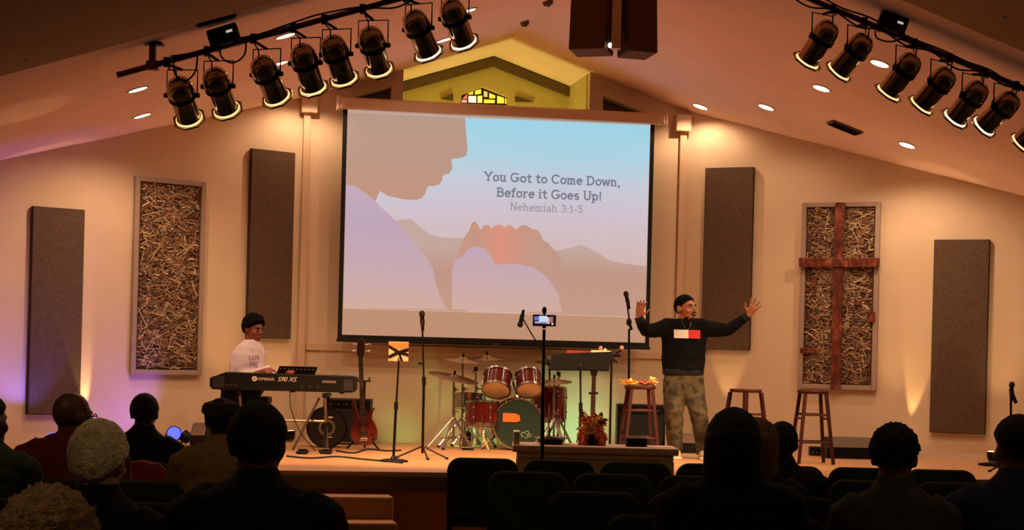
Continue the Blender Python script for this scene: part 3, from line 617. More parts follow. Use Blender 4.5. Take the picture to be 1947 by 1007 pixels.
for q in (-.6, .1, .6): MB().box((q, .05, -.006), (.05, .05, .012)).build('rubber_foot', M_RUBBER, kb, smooth=False)
# music rest with a row of holes
mr = MB(); x0, x1 = kx(517), kx(592)
mr.prism([(x0, 0), (x1, 0), (x1+.03, .085), (x0+.035, .085)], V((0, .30, kh)), V((1, 0, 0)), V((0, -.25, 1)).normalized(), V((0, 1, .25)).normalized(), .008)
mro = mr.build('music_rest', M_BLACK, kb, smooth=False)
for k in range(9): MB().lathe([(.0085, 0), (.0085, .004), (.001, .004)], axis_M((x0+.05+k*.0415, .284, kh+.055), (0, -1, -.25)), 10).build('rest_hole', mat('hole_light', (140, 96, 66), .8), mro)
# stand
ks = thing('keyboard_stand', 'black folding stand with silver struts under the keyboard', 'keyboard stand', base(536, s) + V((0, .17, 0)))
b2 = ks.location; K2 = pf(b2, s); zt = b.z - b2.z - .013
for sg in (-1, 1):
    xx = sg*.43
    MB().box((xx, -.0, zt-.02), (.05, .40, .04)).build('top_arm', M_BMETAL, ks, smooth=False, bevel=.004)
    MB().tube([(xx, -.17, .02), (xx, .16, zt-.04)], .017).build('leg', M_BMETAL, ks); MB().tube([(xx, .17, .02), (xx, -.16, zt-.04)], .015).build('leg', M_STEEL, ks)
    for y in (-.17, .17): MB().tube([(xx-.05, y, .015), (xx+.05, y, .015)], .017).build('foot', M_RUBBER, ks)
MB().tube([(-.43, .0, zt*.52), (.43, .0, zt*.52)], .014).build('cross_bar', M_STEEL, ks)
MB().tube([(.12, -.18, .02), (.36, -.05, zt-.05)], .013).build('strut', M_STEEL, ks); MB().tube([(-.08, -.12, .02), (-.34, .0, zt*.5)], .013).build('strut', M_STEEL, ks)
for x, lab in ((575, 'small black foot pedal under the middle of the keyboard'), (620, 'flat black foot pedal under the right of the keyboard')):
    p = at_h(x, 862, STAGE); t = thing('foot_pedal', lab, 'pedal', p)
    MB().box((0, 0, .018), (.1, .22, .03)).build('pedal_body', M_BLACK, t, smooth=False, bevel=.006); MB().box((0, -.02, .045), (.07, .16, .012), Matrix.Rotation(-.12, 3, 'X')).build('treadle', M_STEEL, t, smooth=False)
bn = thing('keyboard_bench', 'black padded bench under the keyboard player', 'bench', base(468, .00555))
MB().box((0, 0, .49), (.5, .32, .08)).build('cushion', M_BLACK, bn, smooth=False, bevel=.02)
for sx_ in (-1, 1):
    MB().tube([(sx_*.2, -.16, 0), (sx_*.2, .16, .44)], .014).build('leg', M_BMETAL, bn); MB().tube([(sx_*.2, .16, 0), (sx_*.2, -.16, .44)], .014).build('leg', M_BMETAL, bn)
# ---- bass amplifier and a black drum on its side
def cabinet(x0, x1, y0, s, lab, dep=.35, nm='amplifier', tilt=0, knobs=True):
    p = base((x0+x1)/2, s); w = (x1-x0)*s; h = CAMH-(y0-CY-(((x0+x1)/2-CX)*sR))*s-STAGE
    t = thing(nm, lab, 'amplifier', p)
    MB().box((0, dep/2, h/2+.015), (w, dep, h-.03)).build('cabinet', M_BLACK, t, smooth=False, bevel=.012)
    MB().box((0, -.008, h*.43), (w*.9, .014, h*.7)).build('grille', M_BCLOTH, t, smooth=False, bevel=.004)
    if knobs:
        MB().box((0, -.006, h*.88), (w*.9, .01, h*.12)).build('control_panel', M_BMETAL, t, smooth=False)
        for k in range(5): MB().lathe([(.012, 0), (.01, .015), (.001, .016)], axis_M((-w*.34+k*w*.17, -.01, h*.88), (0, -1, 0)), 10).build('knob', M_STEEL, t)
    for sx_ in (-1, 1):
        for yy in (.05, dep-.05): MB().tube([(sx_*w*.42, yy, 0), (sx_*w*.42, yy, .016)], .02).build('foot', M_RUBBER, t)
    return t
cabinet(614, 704, 758, .0058, 'black bass amplifier cabinet behind the red bass guitar')
cabinet(1174, 1266, 769, .0059, 'black amplifier cabinet behind the front stool')
p = base(622, .0056); t = thing('black_drum', 'black drum lying on its side under the keyboard', 'drum', p)
rr = .21; Mx = axis_M((0, 0, rr+.005), V((.12, -1, 0)))
MB().lathe([(rr-.01, -.2), (rr-.005, -.2), (rr-.005, .1), (rr-.01, .1)], Mx, 32).build('shell', M_BLACK, t)
for z in (-.2, .085): MB().lathe([(rr-.006, z), (rr+.006, z), (rr+.006, z+.025), (rr-.006, z+.025)], Mx, 32, True).build('hoop', M_BMETAL, t)
MB().lathe([(.001, .101), (rr-.012, .101), (rr-.012, .104), (.001, .104)], Mx, 32).build('head', mat('black_head', (24, 23, 24), .25), t)
for k in range(8):
    a = k*math.pi/4+.3; q = Mx @ V((rr*1.01*math.cos(a), rr*1.01*math.sin(a), 0)); MB().tube([q-V((0, .05, 0)), q+V((0, .05, 0))], .008).build('lug', M_CHROME, t)
MB().lathe([(.06, .105), (.09, .105), (.09, .107), (.06, .107)], Mx, 24, True).build('printed_ring', m_pg, t)
MB().box(Mx @ V((.02, -.1, .106)), (.08, .004, .012)).build('white_bar', m_pr, t, smooth=False)
MB().box(Mx @ V((.0, .11, .106)), (.12, .004, .016)).build('white_bar', m_pr, t, smooth=False)  # white bar painted in place of a highlight on the drum head
# ---- red bass guitar on a stand
def guitar(bx, s, body_px, neck, mbody, lab, headless=False, lean=.12, nm='bass_guitar', bscale=1, kind='bass'):
    p = base(bx, s); G = pf(p, s); t = thing(nm, lab, 'guitar', p)
    if body_px:
        poly = [G(x, y) for x, y in body_px]; o = V((0, 0, 0))
        bo = MB().prism([(q.x, q.z) for q in poly], V((0, 0, 0)), V((1, 0, 0)), UP, V((0, 1, 0)), .045).build('body', mbody, t, smooth=False, bevel=.012)
    (nx0, ny0), (nx1, ny1) = neck; a, c = G(nx0, ny0), G(nx1, ny1)
    M_F = mat('rosewood', (52, 26, 16), .5, var=.2, scale=20); a.y = c.y = -.012
    MB().tube([c, a], [.026, .021], 8).build('neck', mat('neck_maple', (66, 30, 18), .4, var=.1), t)
    nn = (a-c).normalized()
    nf = MB().box((a+c)/2+V((0, -.022, 0)), ((.046), .008, (a-c).length), Matrix.Rotation(math.atan2(nn.x, nn.z), 3, 'Y')).build('fretboard', M_F, t, smooth=False)
    for k in range(14): q = c+(a-c)*(k+.5)/14; MB().box(q+V((0, -.027, 0)), (.044, .003, .004), Matrix.Rotation(math.atan2(nn.x, nn.z), 3, 'Y')).build('fret', M_STEEL, nf, smooth=False)
    hd = MB().prism([(-.03, 0), (.03, 0), (.042, .05), (.036, .17), (.0, .2), (-.036, .17), (-.042, .05)], a+V((0, -.018, -.01)), V((1, 0, 0)), UP, V((0, 1, 0)), .02).build('headstock', M_F if not body_px else mat('head_dark', (48, 14, 10), .4), t, smooth=False, bevel=.004)
    for k, sx_ in ((0, -1), (1, -1), (0, 1), (1, 1)): q = a+V((sx_*.042, -.01, .05+k*.07)); MB().tube([q, q+V((sx_*.04, 0, 0))], .006).ell(q+V((sx_*.05, 0, 0)), (.014, .006, .012)).build('tuning_peg', M_CHROME, hd)
    return t, G, a, c
BODY = [(672, 756), (669, 766), (672, 785), (671, 800), (666, 815), (666, 828), (671, 839), (682, 845), (697, 846), (709, 843), (717, 834), (718, 820), (713, 806), (707, 795), (708, 786), (713, 775), (711, 774), (703, 780), (697, 790), (693, 795), (683, 795), (679, 785), (676, 768)]
t, G, a, c = guitar(690, .0055, BODY, ((686, 676), (690, 796)), M_RED, 'glossy red bass guitar on a floor stand')
for y in (806, 822): MB().box(G(691, y)+V((0, -.006, 0)), (.085, .012, .03)).build('pickup', M_BLACK, t, smooth=False, bevel=.003)
MB().box(G(692, 835)+V((0, -.008, 0)), (.08, .016, .035)).build('bridge', M_CHROME, t, smooth=False, bevel=.003)
for k in range(4): MB().tube([G(692, 835)+V(((k-1.5)*.012, -.022, 0)), a+V(((k-1.5)*.009, -.034, 0))], .0014, 4).build('string', M_STEEL, t)
for x, y in ((708, 826), (711, 834)): MB().lathe([(.011, 0), (.011, .014), (.001, .015)], axis_M(G(x, y), (0, -1, 0)), 10).build('knob', M_BMETAL, t)
gs = thing('guitar_stand', 'black guitar stand holding the red bass guitar', 'guitar stand', base(690, .0055)+V((0, .14, 0)))
Gs = pf(gs.location, .0055)
MB().tube([(0, 0, .05), (0, 0, .72)], .011).build('pole', M_BMETAL, gs)
for dx, dy in ((-.16, -.12), (.17, -.1), (.0, .22)): MB().tube([(0, 0, .2), (dx, dy, .012)], .011).build('leg', M_BMETAL, gs)
for sx_ in (-1, 1): MB().tube([(0, 0, .13), (sx_*.11, -.05, .09), (sx_*.11, -.15, .09), (sx_*.11, -.15, .12)], .009).build('cradle_arm', M_RUBBER, gs); MB().tube([(0, 0, .72), (sx_*.06, -.02, .72), (sx_*.06, -.16, .72), (sx_*.06, -.16, .76)], .008).build('neck_arm', M_RUBBER, gs)
# ---- second guitar behind the communion table
s2 = .0057; p = base(1126, s2); G = pf(p, s2)
GB = [(1104, 850), (1100, 835), (1104, 818), (1110, 806), (1108, 796), (1104, 786), (1108, 777), (1114, 784), (1120, 792), (1136, 792), (1141, 784), (1146, 782), (1147, 790), (1142, 804), (1148, 818), (1154, 835), (1150, 850), (1136, 858), (1118, 858)]
t, G, a, c = guitar(1126, s2, GB, ((1129, 712), (1127, 800)), mat('black_gloss', (22, 18, 18), .2, coat=.5), 'dark electric guitar with a pale neck standing behind the table', nm='electric_guitar')
MB().tube([G(1119, 747, -.03), G(1137, 747, -.03)], .012).build('capo', M_BLACK, t)
es = thing('guitar_stand', 'black guitar stand behind the flowers on the table', 'guitar stand', base(1126, s2)+V((0, .14, 0)))
MB().tube([(0, 0, .05), (0, 0, .66)], .011).build('pole', M_BMETAL, es)
for dx, dy in ((-.16, -.1), (.17, -.1), (.0, .2)): MB().tube([(0, 0, .2), (dx, dy, .012)], .011).build('leg', M_BMETAL, es)
for sx_ in (-1, 1): MB().tube([(0, 0, .06), (sx_*.1, -.05, .03), (sx_*.1, -.15, .03), (sx_*.1, -.15, .06)], .009).build('cradle_arm', M_RUBBER, es)
# ---- microphone stands
def mic(mb_parent, tip, d, k=1):
    d = V(d).normalized(); M = axis_M(tip, -d)
    h = MB().lathe([(.001, 0), (.017*k, .004), (.025*k, .022), (.026*k, .035), (.024*k, .05), (.018*k, .058)], M, 14).build('mic_grille', mat('mic_mesh', (52, 46, 42), .5, .7, bump=.6, bscale=900), mb_parent)
    MB().lathe([(.019*k, .058), (.019*k, .07), (.017*k, .1), (.012*k, .2), (.001, .202)], M, 12).build('mic_body', M_BLACK, mb_parent)
    MB().lathe([(.022*k, .09), (.018*k, .15)], M, 10).build('mic_clip', M_RUBBER, mb_parent)
def tripod(t, r, h, angs, m=M_BMETAL):
    for a in angs:
        q = V((r*math.cos(math.radians(a)), r*math.sin(math.radians(a)), .012)); MB().tube([(0, 0, h), q], .009).build('leg', m, t); MB().ell(q, (.02, .02, .012)).build('rubber_tip', M_RUBBER, t)
# tablet holder on a round base
s = .00495; p = at_h(748, 877, STAGE); G = pf(p, p.y/F)
t = thing('tablet_stand', 'round-base stand with a lit card held in a black X clamp', 'stand', p)
MB().lathe([(.14, 0), (.14, .012), (.1, .022), (.03, .03), (.02, .05), (.001, .05)], None, 28).build('round_base', M_BMETAL, t)
MB().tube([(0, 0, .04), G(753, 770)], .013).build('lower_pole', M_BMETAL, t); MB().tube([G(753, 775), G(758, 690)], .009).build('upper_pole', M_BMETAL, t); MB().tube([G(753, 764), G(753, 778)], .019).build('height_collar', M_BLACK, t)
cc = G(758, 668); w = 38*p.y/F; h = 37*p.y/F
cd = MB().box(cc, (w, .012, h)).build('card', mat('lit_card', (214, 160, 132), .6, var=.04), t, smooth=False, bevel=.004)
MB().box(cc+V((0, -.007, h*.31)), (w*.96, .003, h*.34)).build('card_print', mat('card_orange', (206, 100, 34), .6), cd, smooth=False)
for sg in (-1, 1): MB().tube([cc+V((-w*.5, -.016, sg*h*.28)), cc+V((0, -.018, 0)), cc+V((w*.5, -.016, -sg*h*.05+(h*.1 if sg < 0 else -h*.1)))], .012, 6).build('clamp_arm', M_BLACK, t)
MB().tube([cc+V((0, -.016, .0)), cc+V((w*.18, -.016, -h*.5))], .012, 6).build('clamp_arm', M_BLACK, t)
MB().tube([cc+V((0, .01, 0)), G(758, 690)], .012).build('clamp_neck', M_BLACK, t)
# vocal mic on tripod
p = at_h(803, 871, STAGE); s = p.y/F; G = pf(p, s)
t = thing('microphone_stand', 'tall black microphone on a tripod stand left of the drums', 'microphone stand', p, 0, 'microphone stands')
tripod(t, .25, .12, (195, 285, 345)); MB().tube([(0, 0, .05), G(806, 725)], .013).build('lower_pole', M_BMETAL, t); MB().tube([G(806, 728), G(803, 622)], .009).build('upper_pole', M_BMETAL, t)
MB().tube([G(806, 716), G(806, 732)], .02).build('height_collar', M_BLACK, t); MB().box(G(800, 690), (.05, .03, .03)).build('clip_knob', M_BLACK, t, smooth=False, bevel=.005)
mic(t, G(802, 590), G(802, 590)-G(804, 630), 1.15)
# mic behind the stool, next to the speaker
p = base(1197, .0057); s = .0057; G = pf(p, s)
t = thing('microphone_stand', 'black microphone on a stand beside the raised hand of the speaker', 'microphone stand', p, 0, 'microphone stands')
tripod(t, .28, .14, (200, 320, 80)); MB().tube([(0, 0, .05), G(1196, 625)], .012).build('lower_pole', M_BMETAL, t); MB().tube([G(1199, 625), G(1192, 575)], .009).build('boom_arm', M_BMETAL, t)
MB().ell(G(1196, 612), (.03, .03, .045)).build('boom_joint', M_BLACK, t); MB().tube([G(1196, 612), G(1201, 627)], .016).build('boom_weight', M_BLACK, t)
mic(t, G(1189, 553), G(1188, 553)-G(1194, 580), 1.1)
# overhead mic for the drums
p = base(1046, .00588); s = .00588; G = pf(p, s)
t = thing('microphone_stand', 'thin boom microphone stand reaching over the drums', 'microphone stand', p, 0, 'microphone stands')
tripod(t, .3, .14, (210, 330, 90)); MB().tube([(0, 0, .05), G(1045, 690)], .011).build('pole', M_BMETAL, t); MB().tube([G(1048, 700), G(1034, 672), G(1008, 630), G(993, 603)], .007).build('boom_arm', M_BMETAL, t); MB().ell(G(1044, 692), .022).build('boom_joint', M_BLACK, t)
MB().tube([G(993, 603), G(990, 612)], .007).build('mic_mount', M_BMETAL, t); mic(t, G(988, 622), V((-.2, 0, -1)), 1.3)
# mics at the far right edge
p = base(1925, .0052); s = .0052; G = pf(p, s)
t = thing('microphone_stand', 'black microphone on a stand at the far right edge', 'microphone stand', p, 0, 'microphone stands')
tripod(t, .25, .12, (200, 320, 80)); MB().tube([(0, 0, .05), G(1922, 755)], .012).build('pole', M_BMETAL, t); MB().tube([G(1921, 738), G(1932, 766)], .018).build('boom_arm', M_BLACK, t); mic(t, G(1924, 725), V((0, 0, 1)), 1.1)
p = at_h(1886, 888, STAGE); o = thing('fallen_microphone', 'small dark microphone lying on the stage at the far right', 'microphone', p+V((0, 0, .03))); mic(o, V((.06, 0, 0)), V((1, 0, 0)), 1.1)
# ---- music stands
def music_stand(px, desk, s, lab):
    p = base(px, s); G = pf(p, s); t = thing('music_stand', lab, 'music stand', p)
    tripod(t, .26, .16, (200, 320, 85)); MB().tube([(0, 0, .05), G(px, 775)], .014).build('lower_pole', M_BMETAL, t); MB().tube([G(px, 780), G(px, 700, .06)], .01).build('upper_pole', M_BMETAL, t); MB().tube([G(px, 765), G(px, 782)], .019).build('height_collar', M_BLACK, t)
    if desk:
        q = [G(*desk[0], .12), G(*desk[1], .12), G(*desk[2], 0), G(*desk[3], 0)]; n = (q[1]-q[0]).cross(q[3]-q[0]).normalized()*.006
        MB().add(q+[v+n for v in q], [(0, 1, 2, 3), (7, 6, 5, 4), (0, 4, 5, 1), (1, 5, 6, 2), (2, 6, 7, 3), (3, 7, 4, 0)]).build('desk', M_BMETAL, t, smooth=False)
        MB().box((q[2]+q[3])/2+V((0, -.02, .004)), ((q[2]-q[3]).length, .05, .01)).build('ledge', M_BMETAL, t, smooth=False)
        MB().lathe([(.014, 0), (.014, .02), (.001, .02)], axis_M(G(px, 694, -.005), (0, -1, 0)), 10).build('tilt_knob', M_STEEL, t)
    return t, p, G
t, pm, Gm = music_stand(1104, [(1053, 672), (1166, 668), (1158, 704), (1042, 703)], .0052, 'wide black music stand desk in front of the drums')
o = MB().prism([(-.17, 0), (.17, 0), (.15, .02), (-.15, .03)], V((0, 0, 0)), V((1, 0, 0)), UP, V((0, 1, 0)), .12).build('open_book', mat('book_red', (176, 66, 36), .6, var=.2), None, smooth=False); o.location = pm+Gm(1110, 671.5, .13); tag(o, 'worn orange book lying along the top of the music stand', 'book')
o = MB().prism([(-.1, 0), (.1, 0), (.1, .02), (.06, .024), (.045, .05), (.02, .024), (-.1, .024)], V((0, 0, 0)), V((1, 0, 0)), UP, V((0, 1, 0)), .1).build('paper_stack', mat('paper', (250, 232, 170), .7), None, smooth=False); o.location = pm+Gm(1144, 670.2, .12); tag(o, 'bright sheet of paper on the right end of the music stand', 'paper')
s = .0054; p = base(1161, s); G = pf(p, s)
t = thing('accessory_stand', 'thin black stand with clamp arms right of the music stand', 'stand', p)
tripod(t, .24, .14, (200, 320, 85)); MB().tube([(0, 0, .05), G(1163, 676)], .012).build('pole', M_BMETAL, t)
for a_, b_ in (((1163, 678), (1182, 664)), ((1163, 676), (1180, 676)), ((1163, 682), (1174, 688))): MB().tube([G(*a_), G(*b_)], .014, 6).build('clamp_arm', M_BLACK, t)
for x, y in ((1142, 660), (1182, 659)): MB().ell(G(x, y+2), (.022, .022, .026)).build('clamp_tip', mat('tip_pink', (206, 150, 130), .5), t)
MB().tube([G(1142, 663), G(1163, 674)], .008, 6).build('clamp_arm', M_BLACK, t)
# ---- drum kit: bass drum with two mounted toms
s = .0057; p = base(985, s); G = pf(p, s)
t = thing('bass_drum', 'black-headed bass drum tinted by green light with two red toms mounted on top', 'drum', p)
c = G(985, 806); r = .273; c.z = max(c.z, r+.004); Mx = axis_M(c, V((.06, -1, 0)))
M_HEAD_GREENLIT = mat('black_head_greenlit', (12, 46, 40), .4, var=.08)  # black drum head; reflected green light is put into its colour
MB().lathe([(r-.014, -.40), (r-.008, -.40), (r-.008, 0), (r-.014, 0)], Mx, 40).build('shell', M_RED, t)
MB().lathe([(.001, .004), (r-.016, .004), (r-.016, .008), (.001, .008)], Mx, 40).build('front_head', M_HEAD_GREENLIT, t)
for z in (-.41, -.012): MB().lathe([(r-.012, z), (r+.005, z), (r+.005, z+.03), (r-.012, z+.03)], Mx, 40, True).build('hoop', M_CHROME if z > -.1 else M_RED, t)
for k in range(10):
    a = k*math.pi/5+.2; q = Mx @ V((1.02*r*math.cos(a), 1.02*r*math.sin(a), -.05)); e = Mx @ V((1.02*r*math.cos(a), 1.02*r*math.sin(a), .03)); MB().tube([q, e], .009).ell(e, .013).build('tension_claw', M_CHROME, t)
pk = [(-42, -12), (-38, -16), (-8, -15), (0, -12), (2, -2), (-4, 1), (-36, 1), (-43, -4)]
MB().prism([((x+0)*s, -(y)*s) for x, y in pk], Mx @ V((0, 0, .010))+V((.012, 0, .03)), V((1, 0, 0)), UP, V((0, -1, 0)), .008).build('amber_plaque', M_AMB, t, smooth=False)
for k, (dx, dz, rr_) in enumerate(((.06, -.11, .03), (.10, -.09, .025), (.13, -.12, .02), (.09, -.13, .022))): MB().lathe([(rr_*.5, 0), (rr_, 0), (rr_, .002), (rr_*.5, .002)], axis_M(c+V((dx, -.012, dz)), (0, -1, 0)), 14, True).build('printed_mark', mat('head_mark', (96, 128, 116), .5), t)
for sx_ in (-1, 1): MB().tube([c+V((sx_*.22, .1, -.12)), V((sx_*.40, -.02, .012))], .011).build('spur', M_CHROME, t)
def tom(t, c, r, L, ax, m, head=True, nm='tom'):
    M = axis_M(c, ax)
    sh = MB().lathe([(r-.008, -L/2), (r, -L/2), (r, L/2), (r-.008, L/2)], M, 30).build(nm+'_shell', m, t)
    for z in (-L/2-.012, L/2-.012): MB().lathe([(r-.002, z), (r+.012, z), (r+.012, z+.024), (r-.002, z+.024)], M, 30, True).build('hoop', M_CHROME, sh)
    for z in (-L/2-.004, L/2+.001): MB().lathe([(.001, z), (r-.004, z), (r-.004, z+.003), (.001, z+.003)], M, 30).build('head', M_SKIN_D, sh)
    for k in range(6):
        a = k*math.pi/3; MB().tube([M @ V(((r+.008)*math.cos(a), (r+.008)*math.sin(a), -L/2)), M @ V(((r+.008)*math.cos(a), (r+.008)*math.sin(a), L/2))], .006, 6).ell(M @ V(((r+.01)*math.cos(a), (r+.01)*math.sin(a), L*.22)), .014, None, 8, 5).ell(M @ V(((r+.01)*math.cos(a), (r+.01)*math.sin(a), -L*.22)), .014, None, 8, 5).build('lug', M_CHROME, sh)
for x in (945, 1005):
    tom(t, G(x, 727, .12), .15 if x < 990 else .135, .20, V((.08 if x < 990 else -.08, .62, .8)), M_RED)
MB().tube([c+V((0, .14, r)), G(975, 725, .14)], .014).build('tom_post', M_CHROME, t)
for x in (958, 993): MB().tube([G(975, 728, .14), G(x, 733, .12)], .011).build('tom_arm', M_CHROME, t)
MB().lathe([(.03, 0), (.03, .03), (.02, .05), (.001, .055)], Matrix.Translation(c+V((-.02, .05, r-.002))), 12).build('mount_bracket', M_CHROME, t)
# floor toms, snare
def floor_tom(x, y, s, r, L, lab, ax=(0, .12, 1), nm='floor_tom', m=M_RED):
    p = base(x, s); G = pf(p, s); t = thing(nm, lab, 'drum', p); c = G(x, y); tom(t, c, r, L, V(ax), m, nm='drum')
    for a in (30, 150, 270):
        q = V(((r+.03)*math.cos(math.radians(a)), (r+.03)*math.sin(math.radians(a)), 0)); MB().tube([V((c.x, c.y, c.z))+q, V((c.x, c.y, .012))+q, V((c.x, c.y, .008))+q*1.12], .007, 6).build('leg', M_CHROME, t)
floor_tom(917, 786, .0057, .17, .24, 'red floor tom left of the bass drum'); floor_tom(1043, 768, .0059, .19, .36, 'red floor tom right of the bass drum behind the phone pole')
floor_tom(893, 762, .0059, .165, .14, 'chrome snare drum behind the left floor tom', nm='snare_drum', m=M_CHROME)
def cymbal_stand(px, s, cy, r, tilt, lab, boom=None, legs=(205, 325, 85), cx=None, lr=.28):
    p = base(px, s); G = pf(p, s); t = thing('cymbal_stand', lab, 'cymbal', p, 0, 'cymbals around the drum kit')
    cx = cx or px; top = G(cx, cy)
    for a in legs:
        e = V((lr*math.cos(math.radians(a)), lr*math.sin(math.radians(a)), .012)); n = V((-e.y, e.x, 0)).normalized()*.012
        MB().tube([V((0, 0, .34))+n, e+n], .008, 6).build('leg', M_CHROME, t); MB().tube([V((0, 0, .34))-n, e-n], .008, 6).build('leg', M_CHROME, t); MB().tube([(0, 0, .13), e*.55+V((0, 0, .1))], .006, 6).build('brace', M_CHROME, t); MB().box(e, (.035, .035, .024)).build('rubber_foot', M_RUBBER, t, smooth=False, bevel=.006)
    if abs(cx-px) < 2: MB().tube([(0, 0, .08), top], .012).build('pole', M_CHROME, t)
    else:
        k = G(px, cy+22); MB().tube([(0, 0, .08), k], .012).build('pole', M_CHROME, t); MB().tube([k-(top-k)*.3, top], .008).build('boom_arm', M_CHROME, t); MB().box(k, (.045, .04, .045)).build('tilter', M_BMETAL, t, smooth=False, bevel=.006)
    for z in (.38, .62): MB().tube([(0, 0, z), (0, 0, z+.05)], .018).box((.03, 0, z+.025), (.04, .012, .014)).build('height_collar', M_STEEL, t)
    ax = V((math.sin(tilt), -.12, math.cos(tilt))); M = axis_M(top, ax)
    MB().lathe([(.001, .03), (.03, .026), (.05, .01), (.055, .008), (r*.7, .0), (r, -.012), (r, -.014), (r*.7, -.003), (.05, .004), (.001, .02)], M, 32).build('cymbal', M_BRASS, t)
    MB().tube([M @ V((0, 0, .02)), M @ V((0, 0, .07))], .012).build('wing_nut', M_BLACK, t)
cymbal_stand(880, .0058, 683, .22, .1, 'crash cymbal on the middle stand left of the toms')
cymbal_stand(905, .0059, 679, .21, -.04, 'thin cymbal highest above the left red tom', cx=926)
cymbal_stand(863, .0057, 716, .28, .2, 'large tilted ride cymbal farthest left in the drum kit', legs=(190, 250, 320))
cymbal_stand(1054, .0058, 724, .2, -.04, 'cymbal on the chrome stand right of the phone pole', legs=(220, 300, 60)); cymbal_stand(1062, .0060, 688, .2, .06, 'thin cymbal farthest right behind the music stand', cx=1050, lr=.2)
hp = base(868, .0057); t = thing('hi_hat_pedal', 'chrome pedal frame on the floor left of the bass drum', 'pedal', hp+V((.12, -.05, 0)))
MB().box((0, 0, .015), (.1, .28, .02)).build('base_plate', M_BMETAL, t, smooth=False, bevel=.004); MB().box((0, -.02, .06), (.09, .26, .012), Matrix.Rotation(.22, 3, 'X')).build('foot_board', M_CHROME, t, smooth=False)
for sx_ in (-1, 1): MB().tube([(sx_*.05, .12, .02), (sx_*.05, .12, .24)], .008).build('upright', M_CHROME, t)
# wooden drumstick leaning by the floor tom
p = at(930, 838, .0056); p.z = STAGE+.012; q = at(907, 803, .0057); o = MB().tube([(0, 0, 0), (q-p)*.85, q-p], [.011, .010, .006], 8).build('drumstick', mat('hickory', (236, 168, 110), .5), None); o.location = p; tag(o, 'pale drumstick leaning against the left floor tom', 'drumstick')
# ---- bar stools
def make_stool(x, s, rz, lab, first=[None]):
    p = base(x, s)
    if first[0]: return copy_thing(first[0], p, rz, lab)
    t = thing('bar_stool', lab, 'stool', p, rz, 'dark wooden bar stools'); first[0] = t; H = .75
    MB().lathe([(.145, H-.035), (.16, H-.028), (.163, H-.012), (.155, H), (.001, H+.002)], None, 32).build('seat', M_WOODD, t)
    cs_ = [(sx_, sy_) for sx_ in (-1, 1) for sy_ in (-1, 1)]
    def lp(sx_, sy_, z): k = .105+.075*(1-z/H); return V((sx_*k, sy_*k, z))
    for sx_, sy_ in cs_: MB().tube([lp(sx_, sy_, 0), lp(sx_, sy_, H-.034)], [.021, .023], 4).build('leg', M_WOODD, t, smooth=False)
    for z, ax in ((.5, 0), (.22, 0), (.46, 1), (.17, 1)):
        for q in (-1, 1):
            a_, b_ = (lp(-1, q, z), lp(1, q, z)) if ax == 0 else (lp(q, -1, z), lp(q, 1, z)); MB().tube([a_, b_], .011, 8).build('rung', M_WOODD, t)
    return t
s1 = make_stool(1216, .0054, .12, 'dark wooden bar stool with leaves and flowers on its seat')
make_stool(1417, .0053, .62, 'dark wooden bar stool between the speaker and the cross'); make_stool(1545, .0054, .1, 'dark wooden bar stool standing below the wooden cross')
# leaves and flowers on the first stool
def leaf(mb, c, L, w, rot):
    pts = [(0, 0, 0), (w*.5, L*.3, .006), (w*.42, L*.62, .0), (0, L, -.01), (-w*.42, L*.62, .0), (-w*.5, L*.3, .006), (0, L*.5, -.008)]
    q = [V(c)+rot @ V(v) for v in pts]; u = [v+rot @ V((0, 0, .002)) for v in q]
    mb.add(q+u, [(0, 1, 6), (1, 2, 6), (2, 3, 6), (3, 4, 6), (4, 5, 6), (5, 0, 6), (7, 13, 8), (8, 13, 9), (9, 13, 10), (10, 13, 11), (11, 13, 12), (12, 13, 7)]+[(i, (i+1) % 6, (i+1) % 6+7, i+7) for i in range(6)])
def foliage(nm, lab, loc, n, rad, h, cols, seed, cat='leaves', L=(.04, .07)):
    rn = random.Random(seed); mb = MB()
    for k in range(n):
        mb.cur = rn.randrange(len(cols)); a = rn.uniform(0, 6.28); rr_ = rn.random()**.5
        c = V((math.cos(a)*rr_*rad[0], math.sin(a)*rr_*rad[1], rn.uniform(.002, h)*(1-.5*rr_)+.004)); Lr = rn.uniform(*L)
        leaf(mb, c, Lr, Lr*.6, (Matrix.Rotation(rn.uniform(0, 6.28), 3, 'Z') @ Matrix.Rotation(rn.uniform(.0, .9), 3, 'X')))
    mb.cur = 0; mb.ell((0, 0, .012), (rad[0]*.7, rad[1]*.7, .012), None, 8, 4)
    o = mb.build(nm, cols, None, smooth=False); o.location = loc; tag(o, lab, cat); return o
LV = [mat('leaf_yellow', (250, 214, 70), .6), mat('leaf_orange', (236, 140, 40), .6), mat('leaf_gold', (240, 190, 60), .6)]; LR_ = [mat('leaf_red', (200, 50, 28), .6), mat('leaf_rust', (220, 96, 40), .6)]
sb = s1.location+V((0, 0, .754))
foliage('leaf_bunch', 'bunch of bright yellow leaves on the left of the stool seat', sb+V((-.10, -.02, 0)), 42, (.09, .09), .05, LV, 1)
foliage('leaf_bunch', 'bunch of red leaves in the middle of the stool seat', sb+V((.05, -.01, 0)), 26, (.05, .09), .035, LR_, 2)
foliage('leaf_bunch', 'pale yellow flower at the right edge of the stool seat', sb+V((.135, -.02, 0)), 20, (.04, .05), .07, [mat('petal_cream', (255, 226, 150), .6)], 3, 'flower')
